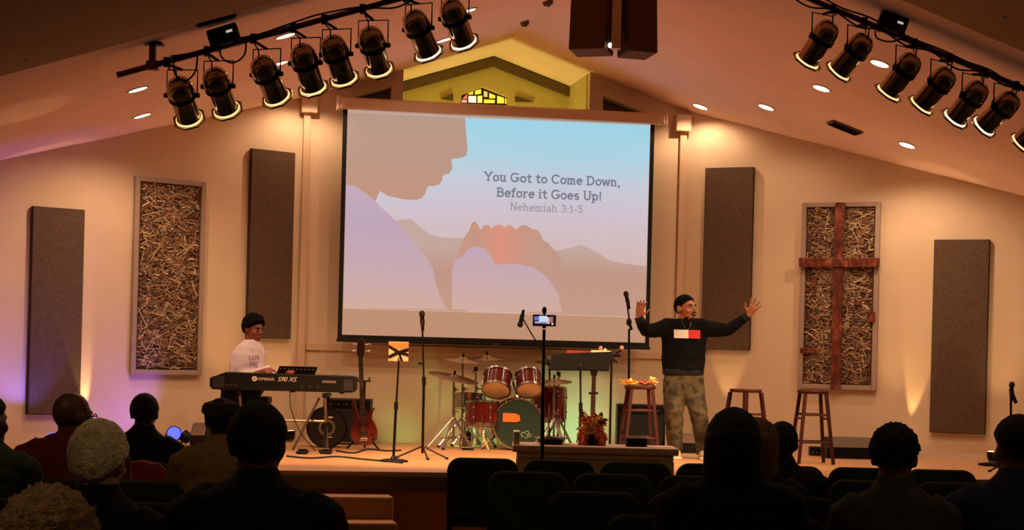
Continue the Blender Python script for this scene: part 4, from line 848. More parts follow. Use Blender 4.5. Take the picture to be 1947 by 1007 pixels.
# ---- communion table with what stands on it
s = .0044; pt = at(1133, 850, s); pt.z = 0; G = pf(pt, s); Ht = .85
M_TAB = mat('table_paint', (224, 192, 160), .5, var=.08, scale=8, stretch=(1, 6, 6))
tb = thing('communion_table', 'long pale wooden communion table in front of the stage', 'table', V((pt.x, pt.y+.3, 0)))
tw = 318*s; dpt = .52
MB().box((0, 0, Ht-.03), (tw, dpt, .06)).build('table_top', M_TAB, tb, smooth=False, bevel=.012)
MB().box((0, 0, Ht-.085), (tw-.08, dpt-.06, .048)).build('moulding', M_TAB, tb, smooth=False, bevel=.01)
MB().box((0, 0, Ht-.20), (tw-.14, dpt-.1, .18)).build('apron', M_TAB, tb, smooth=False)
for sx_ in (-1, 1):
    for sy_ in (-1, 1): MB().box((sx_*(tw/2-.09), sy_*(dpt/2-.08), (Ht-.11)/2), (.11, .1, Ht-.11)).build('leg', M_TAB, tb, smooth=False, bevel=.01)
MB().box((0, 0, .12), (tw-.2, .1, .08)).build('stretcher', M_TAB, tb, smooth=False, bevel=.008)
tz = tb.location+V((0, 0, Ht+.001))
def tx(x, dy=0): return V((at(x, 845, s).x, tz.y+dy, tz.z))
o = MB().box((0, 0, .055), (.055, .3, .11)).build('corner_block', M_TAB, None, smooth=False, bevel=.01); o.location = tx(982, -.08); o.location.z -= .0; tag(o, 'pale wooden block on the left end of the table', 'block')
t = thing('offering_tray', 'dark round offering tray on the left half of the table', 'tray', tx(1049))
MB().lathe([(.08, 0), (.105, .01), (.115, .045), (.14, .05), (.14, .055), (.11, .055), (.1, .02), (.001, .015)], None, 28).build('bowl', M_BMETAL, t); MB().lathe([(.142, .048), (.146, .052), (.142, .058), (.136, .054)], None, 28, True).build('rim', M_STEEL, t)
t = thing('flower_arrangement', 'autumn flower arrangement in a dark vase on the table', 'flowers', tx(1128))
MB().lathe([(.035, 0), (.055, .03), (.05, .09), (.04, .12), (.034, .12), (.001, .03)], None, 20).build('vase', M_BLACK, t)
rn = random.Random(5)
def blob(nm, cols, n, ctr, rad, L, seed, droop=0):
    rn = random.Random(seed); mb = MB()
    for k in range(n):
        mb.cur = rn.randrange(len(cols)); d = V((rn.gauss(0, 1), rn.gauss(0, 1), rn.gauss(0, 1))).normalized(); c = V(ctr)+V((d.x*rad[0], d.y*rad[1], d.z*rad[2]))*rn.uniform(.5, 1); q = rn.uniform(*L)
        leaf(mb, c, q, q*.62, (d+V((0, 0, -droop))).to_track_quat('Y', 'Z').to_matrix())
    return mb.build(nm, cols, t, smooth=False)
blob('orange_leaves', [mat('flower_orange', (244, 160, 80), .6), mat('flower_peach', (250, 204, 150), .6), LR_[1]], 90, (0, 0, .17), (.1, .08, .06), (.04, .075), 1)
for sx_ in (-1, 1): blob('drooping_spray', [mat('flower_deep', (232, 118, 50), .6), mat('flower_coral', (240, 140, 84), .6)], 40, (sx_*.075, -.02, .07), (.028, .03, .07), (.05, .08), 3+sx_, 1.2)
blob('yellow_bloom', [mat('bloom_yellow', (238, 196, 110), .6), mat('bloom_tan', (226, 170, 90), .6)], 36, (-.02, -.07, .15), (.04, .03, .035), (.03, .045), 9); blob('dark_leaves', [mat('leaf_dark', (60, 28, 18), .6)], 14, (.06, 0, .22), (.03, .03, .03), (.05, .07), 10)
for dx in (-.05, 0, .05): MB().tube([(0, 0, .03), (dx, 0, .2)], .004, 5).build('stem', mat('stem_green', (60, 70, 30), .7), t)
t = thing('black_box', 'small black box on the right half of the table', 'box', tx(1214))
MB().box((0, 0, .03), (.175, .16, .06)).build('box_body', M_BLACK, t, smooth=False, bevel=.006); MB().box((0, 0, .066), (.18, .165, .012)).build('lid', M_BMETAL, t, smooth=False, bevel=.004)
for x, w, lab in ((1085, .14, 'loose sheet of paper left of the flowers on the table'), (1258, .2, 'loose sheet of paper on the right end of the table')):
    o = MB().box((0, 0, .002), (w, .22, .003)).build('paper_sheet', mat('paper_pink', (244, 206, 176), .7), None, smooth=False); o.location = tx(x, -.05); tag(o, lab, 'paper')
# ---- monitors, LED light, uplights
def wedge(x0, x1, ytop, s, lab):
    p = base((x0+x1)/2, s); w = (x1-x0)*s; h = CAMH-(ytop-CY-(((x0+x1)/2-CX)*sR))*s-STAGE
    t = thing('floor_monitor', lab, 'floor monitor', p)
    MB().prism([(0, 0), (.36, 0), (.36, h), (.16, h), (0, h*.55)], V((-w/2, 0, 0)), V((0, 1, 0)), UP, V((1, 0, 0)), w).build('cabinet', M_BLACK, t, smooth=False, bevel=.01)
    MB().box((0, .074, h*.79), (w*.86, .006, .20), Matrix.Rotation(-math.atan2(.16, h*.45), 3, 'X')).build('grille', mat('monitor_grille', (104, 84, 66), .8, bump=.4, bscale=500), t, smooth=False)
    for sx_ in (-1, 1): MB().box((sx_*(w/2-.002), .2, h*.5), (.012, .1, .03)).build('handle', M_BMETAL, t, smooth=False)
wedge(1574, 1670, 833, .0057, 'low black floor monitor below the wooden cross'); wedge(1278, 1345, 826, .0058, 'low black floor monitor behind the legs of the speaker'); wedge(362, 392, 806, .0053, 'small dark floor monitor beside the blue stage light')
def floor_light(x, s, aim, color, glow, power, size, lab, tilt_px=None, z=.12, blend=.6, estr=4):
    p = base(x, s); t = thing('floor_light', lab, 'stage light', p); d = V(aim).normalized(); c = V((0, 0, z))
    MB().lathe([(.03, -.12), (.06, -.11), (.075, -.05), (.078, .0), (.072, .0), (.068, -.03)], axis_M(c, d), 18).build('housing', M_BLACK, t)
    MB().lathe([(.001, .002), (.068, .002), (.068, .006), (.001, .006)], axis_M(c, d), 18).build('lens', mat('led_%d_%d_%d' % glow, glow, .3, emit=glow, estr=estr), t)
    xx = axis_M(c, d).to_3x3() @ V((1, 0, 0)); q = c-d*.06
    MB().tube([q+xx*.085, V((xx.x*.085, xx.y*.085, .01)), V((-xx.x*.085, -xx.y*.085, .01)), q-xx*.085], .007, 6).build('yoke', M_BMETAL, t)
    if power: lamp('floor_light_beam', 'SPOT', c+d*.012, power, color, aim=d, size=size, blend=blend, radius=.015, parent=t)
FL = floor_light
FL(332, .0054, (.2, -1, .12), (.12, .12, 1), (50, 56, 255), 0, 60, 'round stage light glowing blue on the stage left of the keyboard', z=.14, estr=6)

# small things on the stage floor
def fl(x, y, z=.008): q = at_h(x, y, STAGE); q.z = STAGE+z; return q
cable([fl(545, 868), fl(590, 872), fl(640, 869), fl(690, 874), fl(735, 878), fl(765, 881)], .009, 'black cable lying along the front of the stage')
cable([fl(640, 858), fl(672, 862), fl(700, 855), fl(735, 858), fl(762, 857)], .009, 'black cable on the stage floor by the red bass guitar')
cable([kb.location+V((.08, .02, .0)), kb.location+V((.10, -.02, -.18)), kb.location+V((.2, .02, -.42)), fl(600, 858)], .005, 'thin cable hanging from the keyboard to the floor')
p = fl(1553, 866, 0); t = thing('stage_box', 'small black connector box under the stool below the cross', 'box', p)
MB().box((0, .06, .05), (.15, .12, .1)).build('housing', M_BLACK, t, smooth=False, bevel=.01)
for dx in (-.045, 0, .045): MB().lathe([(.013, 0), (.013, .01), (.001, .011)], axis_M((dx, 0, .035), (0, -1, 0)), 10).build('socket', M_CHROME, t)
# coloured washes: floor fixtures along the foot of the wall
def wall_spot(x, y, plane, off=.3): q = on_plane(x, y, plane[0], plane[2]); q = V((q.x, q.y, STAGE))+plane[2]*off; return q
def up_light(px, plane, off, aimpx, color, glow, power, size, lab, estr=3, blend=.6, ceil=False):
    q = wall_spot(px, 700, plane, off); tgt = on_ceil(*aimpx) if ceil else on_plane(aimpx[0], aimpx[1], plane[0], plane[2]); d = tgt-(q+V((0, 0, .12)))
    x = CX; s_ = q.y/F; t = thing('floor_light', lab, 'stage light', q); d = d.normalized(); c = V((0, 0, .12))
    MB().lathe([(.03, -.1), (.05, -.09), (.062, -.05), (.064, .0), (.06, .0), (.056, -.03)], axis_M(c, d), 18).build('housing', M_BLACK, t)
    MB().lathe([(.001, .002), (.056, .002), (.056, .006), (.001, .006)], axis_M(c, d), 18).build('lens', mat('led_%d_%d_%d' % glow, glow, .3, emit=glow, estr=estr), t)
    xx = axis_M(c, d).to_3x3() @ V((1, 0, 0)); e = c-d*.05
    MB().tube([e+xx*.07, V((xx.x*.07, xx.y*.07, .01)), V((-xx.x*.07, -xx.y*.07, .01)), e-xx*.07], .006, 6).build('yoke', M_BMETAL, t)
    lamp('floor_light_beam', 'SPOT', c+d*.012, power, color, aim=d, size=size, blend=blend, radius=.012, parent=t)
CEN = (R(0, 0, 0), EL, -ED)
WRM = (255, 220, 150)
up_light(176, PL, .1, (140, 620), C_UP, WRM, P_UP*2.6, 26, 'warm floor uplight at the foot of the farthest left panel')
up_light(535, PL, .2, (525, 560), C_UP, WRM, P_UP, 34, 'warm floor uplight behind the keyboard player')
up_light(1385, PR, .2, (1390, 560), C_UP, WRM, P_UP, 34, 'warm floor uplight behind the speaker')
up_light(1728, PR, .1, (1756, 620), C_UP, WRM, P_UP*2.4, 24, 'warm floor uplight at the foot of the farthest right panel')
up_light(60, PL, .5, (20, 600), (.16, .12, 1), (120, 110, 255), P_UP*1.3, 80, 'violet floor uplight at the far left of the stage', 3)
up_light(290, PL, .7, (200, 720), (.3, .16, 1), (140, 120, 255), P_UP*.9, 90, 'violet floor uplight below the left wall art', 3)
up_light(870, CEN, .75, (860, 815), (.3, 1, .25), (140, 255, 150), P_UP*.6, 120, 'green floor uplight behind the drum kit', 3)
up_light(1090, CEN, .6, (1090, 800), (.3, 1, .5), (140, 255, 170), P_UP*.5, 100, 'green floor uplight behind the electric guitar', 3)
up_light(118, PL, .6, (52, 212), C_UP, WRM, P_UP*2.0, 13, 'narrow warm floor uplight aimed at the far left ceiling', 3, .5, True)
up_light(430, PL, .3, (430, 205), C_UP, WRM, P_UP*1.2, 60, 'warm floor uplight below the right edge of the left wall art', 3, .9, True)
up_light(1700, PR, .3, (1720, 300), C_UP, WRM, P_UP*1.2, 60, 'warm floor uplight right of the wooden cross', 3, .9, True)
up_light(1900, PR, .3, (1915, 350), C_UP, WRM, P_UP*1.2, 60, 'warm floor uplight at the far right end of the stage', 3, .9, True)
# ================================================================ seating
CW = .537
def rrect(w, h, r, n=6):
    out = []
    for cx_, cy_, a0 in ((w/2-r, h-r, 0), (-w/2+r, h-r, 90)): out += arc(cx_, cy_, r, r, a0, a0+90, n)
    return out+[(-w/2, .03), (-w/2+.03, 0), (w/2-.03, 0), (w/2, .03)]
CH = [None]
def chair(loc, lab, group='upholstered seats', rz=0):
    if CH[0]: t = copy_thing(CH[0], loc, rz, lab); t['group'] = group; return t
    t = thing('chair', lab, 'chair', loc, rz, group); CH[0] = t
    MB().prism(rrect(.505, .43, .095), V((0, 0, .44)), V((1, 0, 0)), V((0, -.06, 1)).normalized(), V((0, 1, .06)).normalized(), .07).build('backrest', M_CHAIR, t, smooth=False, bevel=.022)
    MB().box((0, .28, .425), (.5, .48, .09)).build('seat', M_CHAIR, t, smooth=False, bevel=.03)
    for sx_ in (-1, 1):
        MB().box((sx_*.235, .05, .2), (.025, .03, .40)).build('leg', M_BMETAL, t, smooth=False); MB().box((sx_*.235, .48, .2), (.025, .03, .39)).build('leg', M_BMETAL, t, smooth=False)
        MB().box((sx_*.235, .26, .37), (.022, .44, .025)).build('side_rail', M_BMETAL, t, smooth=False)
    return t
ROWS = [(.0037, 848, 7, 4), (.0033, 925, 6, 3), (.00285, 1040, 5, 3), (.00245, 1150, 4, 3)]
RN = ['front row', 'second row', 'third row', 'fourth row']
for i, (s, x0, nr, nl) in enumerate(ROWS):
    e = at(x0, 800, s)
    for k in range(nr): chair(V((e.x+CW*(k+.5), e.y, 0)), '%s dark green chair right of the aisle in the %s' % (ORD[k], RN[i]))
    for k in range(nl): chair(V((e.x-1.4-CW*(k+.5), e.y, 0)), '%s dark green chair left of the aisle in the %s' % (ORD[k], RN[i]))
# ================================================================ people
def head_M(c, yaw, k=1, nod=0): return Matrix.Translation(V(c)) @ Matrix.Rotation(yaw, 4, 'Z') @ Matrix.Rotation(nod, 4, 'X') @ Matrix.Scale(k, 4)
def head(mb, M, neck=True):
    """a head 0.235 high that faces -Y, centred between crown and chin"""
    old = mb.M; mb.M = M
    mb.ell((0, .014, .028), (.077, .096, .092)); mb.ell((0, -.028, -.02), (.063, .064, .088)); mb.ell((0, -.048, -.082), (.042, .042, .034)); mb.ell((0, -.02, -.07), (.054, .06, .045))
    mb.tube([(0, -.086, .012), (0, -.1, -.012), (0, -.113, -.03)], [.008, .011, .014], 8); mb.ell((0, -.1, -.034), (.02, .013, .01))
    mb.ell((0, -.079, .022), (.046, .016, .011)); mb.ell((0, -.087, -.058), (.024, .014, .007)); mb.ell((0, -.086, -.069), (.021, .014, .007))
    for s_ in (-1, 1): mb.ell((s_*.078, .012, -.006), (.012, .022, .034)); mb.ell((s_*.042, -.062, -.03), (.022, .02, .024))
    if neck: mb.tube([(0, .028, -.2), (0, .02, -.12), (0, .012, -.05)], [.07, .063, .06], 14)
    mb.M = old
def face_bits(par, M, brow, k_eye=True, lip=(150, 70, 60), open_mouth=False):
    for s_ in (-1, 1):
        e = MB(); e.M = M; e.ell((s_*.03, -.083, .0), (.011, .008, .0055), None, 10, 6); eo = e.build('eye', mat('eye_white', (150, 130, 118), .4), par)
        i = MB(); i.M = M; i.ell((s_*.03, -.0905, .0), (.0062, .0035, .0052), None, 10, 6); i.build('iris', mat('iris_dark', (30, 18, 12), .2), eo)
        w = MB(); w.M = M; w.tube([(s_*.013, -.093, .020), (s_*.032, -.091, .025), (s_*.05, -.078, .018)], [.004, .0055, .003], 6); w.build('eyebrow', brow, par)
    m = MB(); m.M = M
    if open_mouth:
        m.ell((0, -.092, -.064), (.025, .01, .013)); mo = m.build('mouth', mat('mouth_dark', (70, 20, 18), .5), par); te = MB(); te.M = M; te.box((0, -.0985, -.057), (.026, .005, .005)); te.build('teeth', M_WHITE, mo, smooth=False, bevel=.002)
    else: m.ell((0, -.095, -.063), (.022, .009, .007)); m.build('mouth', mat('lips_%d' % lip[0], lip, .5), par)
def hair(par, m, M, thick=.012, hl=(.5, .0, -.75), amp=.0, freq=30, nm='hair', rad=(.077, .096, .092), grow=(1, 1, 1)):
    bm = bmesh.new(); bmesh.ops.create_icosphere(bm, subdivisions=5, radius=1)
    for v in bm.verts:
        d = v.co.normalized(); y = d.y
        lim = hl[1]+(hl[0]-hl[1])*max(0, -y)**1.3+(hl[2]-hl[1])*max(0, y)**1.2
        lim += noise.noise(d*9)*.05; u = max(0, min(1, (d.z-lim+.1)/.26)); u = u**.7*(1 if u >= 1 else 1)
        n = noise.noise(d*freq)*amp+noise.noise(d*freq*2.3)*amp*.5
        t_ = -.012*(1-u)+(thick+n)*u
        v.co = V((d.x*(rad[0]+t_*grow[0]), d.y*(rad[1]+t_*grow[1])+.014, d.z*(rad[2]+t_*grow[2])+.028))
    me = bpy.data.meshes.new(nm); bm.to_mesh(me); bm.free(); me.transform(M); me.materials.append(m); me.polygons.foreach_set('use_smooth', [True]*len(me.polygons))
    o = bpy.data.objects.new(nm, me); COL.objects.link(o); o.parent = par; return o
def hand(mb, w, d, n, side, k=1, spread=.16, curl=.25, lens=(.078, .086, .08, .062)):
    """w wrist, d direction of the fingers, n palm normal, side the way the thumb leaves"""
    d = V(d).normalized(); n = V(n); n = (n-d*n.dot(d)).normalized(); r = d.cross(n)
    if r.dot(V(side)) < 0: r = -r
    w = V(w); mb.loft([[w+d*z*k+(r*math.cos(a)*x+n*math.sin(a)*y)*k for a in [2*math.pi*i/12 for i in range(12)]] for z, x, y in ((-.015, .026, .02), (.02, .032, .018), (.055, .042, .017), (.088, .042, .014), (.096, .036, .011))])
    for i, L in enumerate(lens):
        o = w+(d*.088+r*(.031-.0207*i))*k; a = spread*(1.5-i)
        v = (d*math.cos(a)+r*math.sin(a)); p = [o-d*.012*k]; q = o
        for j, f in enumerate((.45, .3, .25)):
            v = (v*math.cos(curl*(j+.3))+n*math.sin(curl*(j+.3))).normalized(); q = q+v*L*f*k; p.append(q)
        mb.tube(p, [.0098*k, .009*k, .0085*k, .0068*k], 8)
    o = w+(d*.022+r*.03)*k; v = (d*.62+r*.75+n*.2).normalized(); v2 = (d*.85+r*.45+n*.3).normalized()
    mb.tube([o-r*.012*k, o+v*.042*k, o+v*.042*k+v2*.03*k, o+v*.042*k+v2*.052*k], [.013*k, .012*k, .0105*k, .008*k], 8)
def erings(lst, n=18):
    return [[V((cx_+rx*math.cos(a), cy_+ry*math.sin(a), z)) for a in [2*math.pi*i/n for i in range(n)]] for z, cx_, cy_, rx, ry in lst]
SKIN_D, SKIN_M, SKIN_L = mat('skin_deep', (92, 54, 36), .5, var=.05), mat('skin_brown', (150, 92, 62), .48, var=.05), mat('skin_light', (206, 158, 126), .5, var=.05)
H_BLK = mat('hair_black', (8, 7, 6), .75, var=.2, scale=80, bump=.6, bscale=200)
H_SHORT = mat('hair_short', (10, 8, 7), .95, var=.2, scale=80, bump=.5, bscale=300, spec=.15)
# ---- the audience, seated with their backs to the camera
def seated(lab, x, ytop, s, skin, hairm, shirt, yaw=0, hk=None, hs=1.08, extra=None, shoulder=1, pants=None, hair_on=True, seat_lab=None, chin=0, collar=None):
    hor = CY+(x-CX)*sR; p = at(x, 800, s); top = CAMH-(ytop-hor)*s; k = top/1.345
    t = thing('person', lab, 'person', V((p.x, p.y, 0)), 0, 'audience seen from behind')
    Mh = head_M((0, .03*k, (1.345-.12*hs)*k), math.pi+yaw, k*hs, chin)
    b_ = MB(); head(b_, Mh); S_ = Matrix.Scale(k, 4)
    b_.M = S_
    b_.loft(erings([(.5, 0, .0, .12, .09), (.8, 0, .0, .12, .09), (1.0, 0, 0, .13, .075), (1.06, 0, 0, .06, .05), (1.12, 0, .02, .05, .05)]))
    for q in (-1, 1): b_.tube([(q*.12, 0, .98), (q*.225, .03, .74), (q*.15, .27, .64)], [.04, .035, .028]); hand(b_, (q*.15, .27, .64), (-q*.35, .8, -.15), (0, 0, -1), (-q, 0, 0)); b_.tube([(q*.09, 0, .54), (q*.11, .42, .5), (q*.11, .44, .1)], [.07, .055, .04])
    bo = b_.organic('body', skin, .011, t, 4)
    c_ = MB(); c_.M = S_; w = shoulder
    c_.loft(erings([(.47, 0, -.02, .185*w, .13), (.62, 0, -.02, .19*w, .135), (.82, 0, -.015, .2*w, .135), (.95, 0, -.005, .21*w, .125), (1.03, 0, .0, .19*w, .108), (1.075, 0, .005, .135*w, .092), (1.105, 0, .008, .09, .082), (1.135, 0, .012, .074, .076), (1.15, 0, .014, .07, .074)]))
    for q in (-1, 1): c_.tube([(q*.14*w, 0, 1.02), (q*.2*w, .0, .99), (q*.235*w, .03, .75), (q*.235*w, .05, .71), (q*.16, .25, .645)], [.07, .075, .062, .058, .042], 12)
    wrinkle(c_.organic('shirt', shirt, .013, t, 5), .008, 14)
    pt_ = MB(); pt_.M = S_
    pt_.ell((0, -.01, .53), (.19, .15, .1))
    for q in (-1, 1): pt_.tube([(q*.09, .0, .535), (q*.115, .43, .515), (q*.115, .45, .47), (q*.115, .44, .08)], [.095, .075, .07, .055], 12)
    pt_.organic('trousers', pants or M_BLACK, .016, t, 4)
    for q in (-1, 1): MB().ell((q*.115*k, .5*k, .045), (.05, .13, .045)).build('shoe', M_BLACK, t)
    if hair_on:
        kw_ = hk or {}; hair(t, hairm, Mh, **kw_)
    if extra: extra(t, Mh, k)
    return t
SH_RED = mat('shirt_red', (104, 22, 18), .9, var=.15, scale=60); SH_BLK = mat('coat_black', (7, 7, 8), .9, var=.2, scale=50); SH_GRY = mat('shirt_grey', (66, 62, 48), .9, var=.12, scale=60); SH_BLU = mat('shirt_blue', (40, 44, 72), .9, var=.12, scale=60); SH_TAN = mat('jacket_tan', (132, 98, 50), .85, var=.12, scale=40); SH_GRN = mat('shirt_green', (46, 56, 36), .9, var=.12, scale=50)
H_WHT = mat('hair_white', (255, 236, 190), .8, var=.3, scale=45, bump=.8, bscale=110); H_GRY = mat('hair_greyblond', (150, 118, 80), .8, var=.45, scale=60, bump=1, bscale=130); H_BRN = mat('hair_brown', (18, 12, 9), .8, var=.3, scale=60, bump=.7, bscale=150); H_TAN = mat('hair_light_brown', (120, 84, 50), .8, var=.3, scale=60, bump=.7, bscale=150)
def glasses(t, Mh, k):
    g = MB(); g.M = Mh
    for s_ in (-1, 1): g.tube([(s_*.03+.02*math.cos(a), -.1, .0+.016*math.sin(a)) for a in [i*math.pi/6 for i in range(13)]], .0025, 6); g.tube([(s_*.05, -.098, .006), (s_*.08, -.06, .008), (s_*.085, .01, .006)], .003, 6)
    g.tube([(-.01, -.1, .004), (.01, -.1, .004)], .0025, 6); g.build('glasses', M_BLACK, t)
def beard(par, Mh, m, nm='beard'):
    b_ = MB(); b_.M = Mh; b_.ell((0, -.052, -.088), (.046, .046, .036)); b_.ell((0, -.03, -.078), (.058, .058, .036)); return b_.build(nm, m, par)
def flat_cap(t, Mh, k):
    c_ = MB(); c_.M = Mh; c_.lathe([(.09, .0), (.1, .02), (.102, .04), (.09, .062), (.05, .075), (.001, .078)], Matrix.Translation((0, .01, .035)), 24); co = c_.build('cap', mat('cap_brown', (44, 32, 22), .9, var=.15), t)
    c_ = MB(); c_.M = Mh; c_.ell((0, -.1, .045), (.06, .045, .006)); c_.build('cap_peak', MATS['cap_brown'], co); c_ = MB(); c_.M = Mh; c_.lathe([(.0925, .03), (.1025, .034), (.1035, .055), (.0935, .052)], Matrix.Translation((0, .01, .012)), 24, True); c_.build('cap_band', mat('cap_band', (58, 46, 34), .9), co)
def long_hair(m, drop=.3, wid=.11):
    def f(t, Mh, k):
        h_ = MB(); h_.M = Mh
        h_.loft([[V((rx*math.cos(a), .03+ry*math.sin(a), z)) for a in [2*math.pi*i/18 for i in range(18)]] for z, rx, ry in ((.07, .085, .1), (.03, wid*.97, .115), (-.04, wid, .115), (-.12, wid, .095), (-.2, wid*1.05, .085), (-drop, wid*.9, .05))]); h_.organic('hair_length', m, .012, t, 3)
    return f
seated('person in a dark green shirt at the far left edge', -26, 752, .0026, SKIN_D, H_BLK, SH_GRN, yaw=-.5, shoulder=1.05)
seated('large bald person in a dark red shirt wearing glasses', 137, 745, .0030, SKIN_D, H_BLK, SH_RED, yaw=-.75, extra=lambda t, M, k: (glasses(t, M, k), beard(t, M, H_BLK)), shoulder=1.3, hair_on=False, hs=1.22)
def red_sleeve(t, M, k): pass
seated('person with short black hair in a black coat near the blue light', 273, 750, .00338, SKIN_D, H_BLK, SH_BLK, hk=dict(thick=.012, hl=(.5, -.3, -.95), amp=.002), shoulder=1.02)
seated('white-haired person in a black coat', 188, 808, .00178, SKIN_L, H_WHT, SH_BLK, yaw=-.2, hk=dict(thick=.016, hl=(.55, -.3, -1.1), amp=.004, freq=7, grow=(1, 1, 1.4)), shoulder=.98, hs=1.08)
seated('grey-blond curly head at the bottom left corner', 92, 940, .00103, SKIN_L, H_GRY, SH_BLK, hk=dict(thick=.018, hl=(.4, -.2, -.9), amp=.014, freq=13), shoulder=1)
seated('person in a cap and a tan jacket beside the keyboard', 420, 758, .00292, SKIN_D, H_BLK, SH_TAN, yaw=-.2, hk=dict(thick=.006, hl=(.5, -.3, -.9)), extra=flat_cap, shoulder=1.1)
seated('dark-haired broad person in a black coat in front of the steps', 490, 770, .00178, SKIN_D, H_BRN, SH_BLK, yaw=-.15, hk=dict(thick=.012, hl=(.5, -.3, -1.05), amp=.004, freq=18), shoulder=1.12)
seated('person with long dark hair in front of the speaker', 1397, 785, .00215, SKIN_D, H_BRN, SH_BLK, yaw=-.1, hk=dict(thick=.022, hl=(.5, -.3, -.95), amp=.004), extra=long_hair(H_BRN, .28), shoulder=1.12)
seated('light-brown-haired person half hidden by the long dark hair', 1448, 800, .00253, SKIN_L, H_TAN, SH_BLK, yaw=-.4, hk=dict(thick=.012, hl=(.5, -.2, -.9), amp=.004), extra=long_hair(H_TAN, .2, .095), shoulder=.85)
seated('short dark-haired person between the two right stools', 1489, 803, .00292, SKIN_D, H_BLK, SH_BLK, hk=dict(thick=.008, hl=(.5, -.3, -.95), amp=.002), shoulder=1.05)
seated('person with tousled dark hair in a grey shirt', 1706, 811, .00215, SKIN_M, H_BRN, SH_GRY, yaw=-.35, hk=dict(thick=.016, hl=(.5, -.15, -.85), amp=.009, freq=9, grow=(1, 1.2, 1)), shoulder=1)
seated('person in a dark blue shirt at the right edge', 1938, 793, .0022, SKIN_M, H_BLK, SH_BLU, yaw=.25, hk=dict(thick=.012, hl=(.5, -.15, -.85), amp=.003), shoulder=1.12)
for x, s, nm in ((188, .0017, 'the white-haired person'), (92, .00095, 'the curly-haired person in the corner'), (490, .0017, 'the broad person by the steps'), (1397, .00206, 'the long-haired person'), (1706, .00206, 'the grey-shirted person'), (1938, .00206, 'the blue-shirted person')):
    p = at(x, 800, s); chair(V((p.x, p.y-.0, 0)), 'dark green chair under '+nm)
# red jacket over a chair back
s = .00325; p = at(272, 880, s); o = MB()
o.loft([[V((w*math.cos(a)*(1+.06*math.sin(3*a+z*9)), .055*math.sin(a), z)) for a in [2*math.pi*i/24 for i in range(24)]] for z, w in ((-.42, .15), (-.2, .16), (0, .155), (.04, .11), (.055, .03))])
o = o.build('red_jacket', mat('jacket_red', (132, 26, 22), .9, var=.2, scale=30), None); o.location = V((p.x, p.y-.05, .84)); tag(o, 'red jacket hung over a chair back by the white-haired person', 'jacket')
# ================================================================ the speaker on the stage
s = .0055; p = base(1312, s); P = pf(p, s)
t = thing('person', 'person preaching with raised arms in a black sweatshirt and camouflage trousers', 'person', p)
SK = mat('skin_speaker', (176, 112, 74), .45, var=.05)
Mh = head_M(P(1304, 586.5), .72, 1.2, -.12)
b_ = MB(); head(b_, Mh)
b_.loft(erings([(.85, P(1300, 700).x, 0, .13, .09), (1.1, P(1300, 660).x, 0, .14, .09), (1.3, P(1301, 625).x, 0, .13, .08), (1.36, P(1302, 612).x, 0, .07, .06), (1.45, P(1303, 600).x, 0, .06, .06)]))
wl_, el_, shl = P(1212, 603, -.16), P(1225, 628, -.12), P(1268, 622, 0); wr_, er_, shr = P(1420, 600, -.1), P(1387, 625, -.06), P(1336, 622, 0)
b_.tube([P(1301, 625), shl, el_, wl_], [.05, .05, .042, .03]); b_.tube([P(1301, 625), shr, er_, wr_], [.05, .05, .042, .03])
hand(b_, wl_, P(1219, 566, -.19)-wl_, (.35, -1, .1), (1, .2, 0), 1.15, .16, .2); hand(b_, wr_, P(1436, 574, -.12)-wr_, (-.2, -1, 0), (-1, 0, .6), 1.15, .3, .08)
for q, kn, an in ((1282, (1280, 785, -.05), (1283, 856, 0)), (1320, (1328, 788, -.06), (1337, 862, -.02))): b_.tube([P(q, 712), P(*kn), P(*an)], [.08, .06, .045])
b_.organic('body', SK, .0075, t, 3)
c_ = MB(); cx0 = P(1300, 660).x
SW = mat('sweatshirt_black', (12, 11, 11), .9, spec=.12, var=.12, scale=60, bump=.2, bscale=300)
def zz(y): return P(1300, y).z
c_.loft(erings([(zz(711), P(1299, 711).x, 0, .21, .135), (zz(698), P(1299, 698).x, 0, .222, .145), (zz(670), cx0, 0, .232, .15), (zz(645), cx0, 0, .235, .145), (zz(626), P(1301, 626).x, 0, .225, .125), (zz(615), P(1302, 615).x, 0, .17, .105), (zz(608), P(1302, 608).x, .01, .095, .085), (zz(605), P(1302, 605).x, .012, .078, .078)], 24))
c_.tube([P(1290, 624), shl, P(1245, 627, -.06), el_, wl_+(el_-wl_)*.08], [.1, .1, .082, .072, .05], 14); c_.tube([P(1316, 624), shr, P(1362, 626, -.03), er_, wr_+(er_-wr_)*.08], [.1, .1, .082, .068, .047], 14)
so = wrinkle(c_.organic('sweatshirt', SW, .011, t, 4), .011, 9)
MB().loft(erings([(zz(713), P(1299, 711).x, 0, .208, .134), (zz(711), P(1299, 711).x, 0, .217, .142), (zz(703), P(1299, 703).x, 0, .219, .144), (zz(700), P(1299, 700).x, 0, .212, .136)], 24)).build('hem_band', mat('rib_black', (9, 8, 8), .9, var=.1, scale=90), so)
for w_, e_ in ((wl_, el_), (wr_, er_)): d = (e_-w_).normalized(); MB().tube([w_+d*.0, w_+d*.055], [.046, .054], 14).build('cuff', MATS['rib_black'], so)
MB().lathe([(.066, -.012), (.08, -.01), (.082, .008), (.07, .012)], Matrix.Translation(P(1303, 607, .008)) @ Matrix.Rotation(.2, 4, 'X'), 24, True).build('collar', MATS['rib_black'], so)
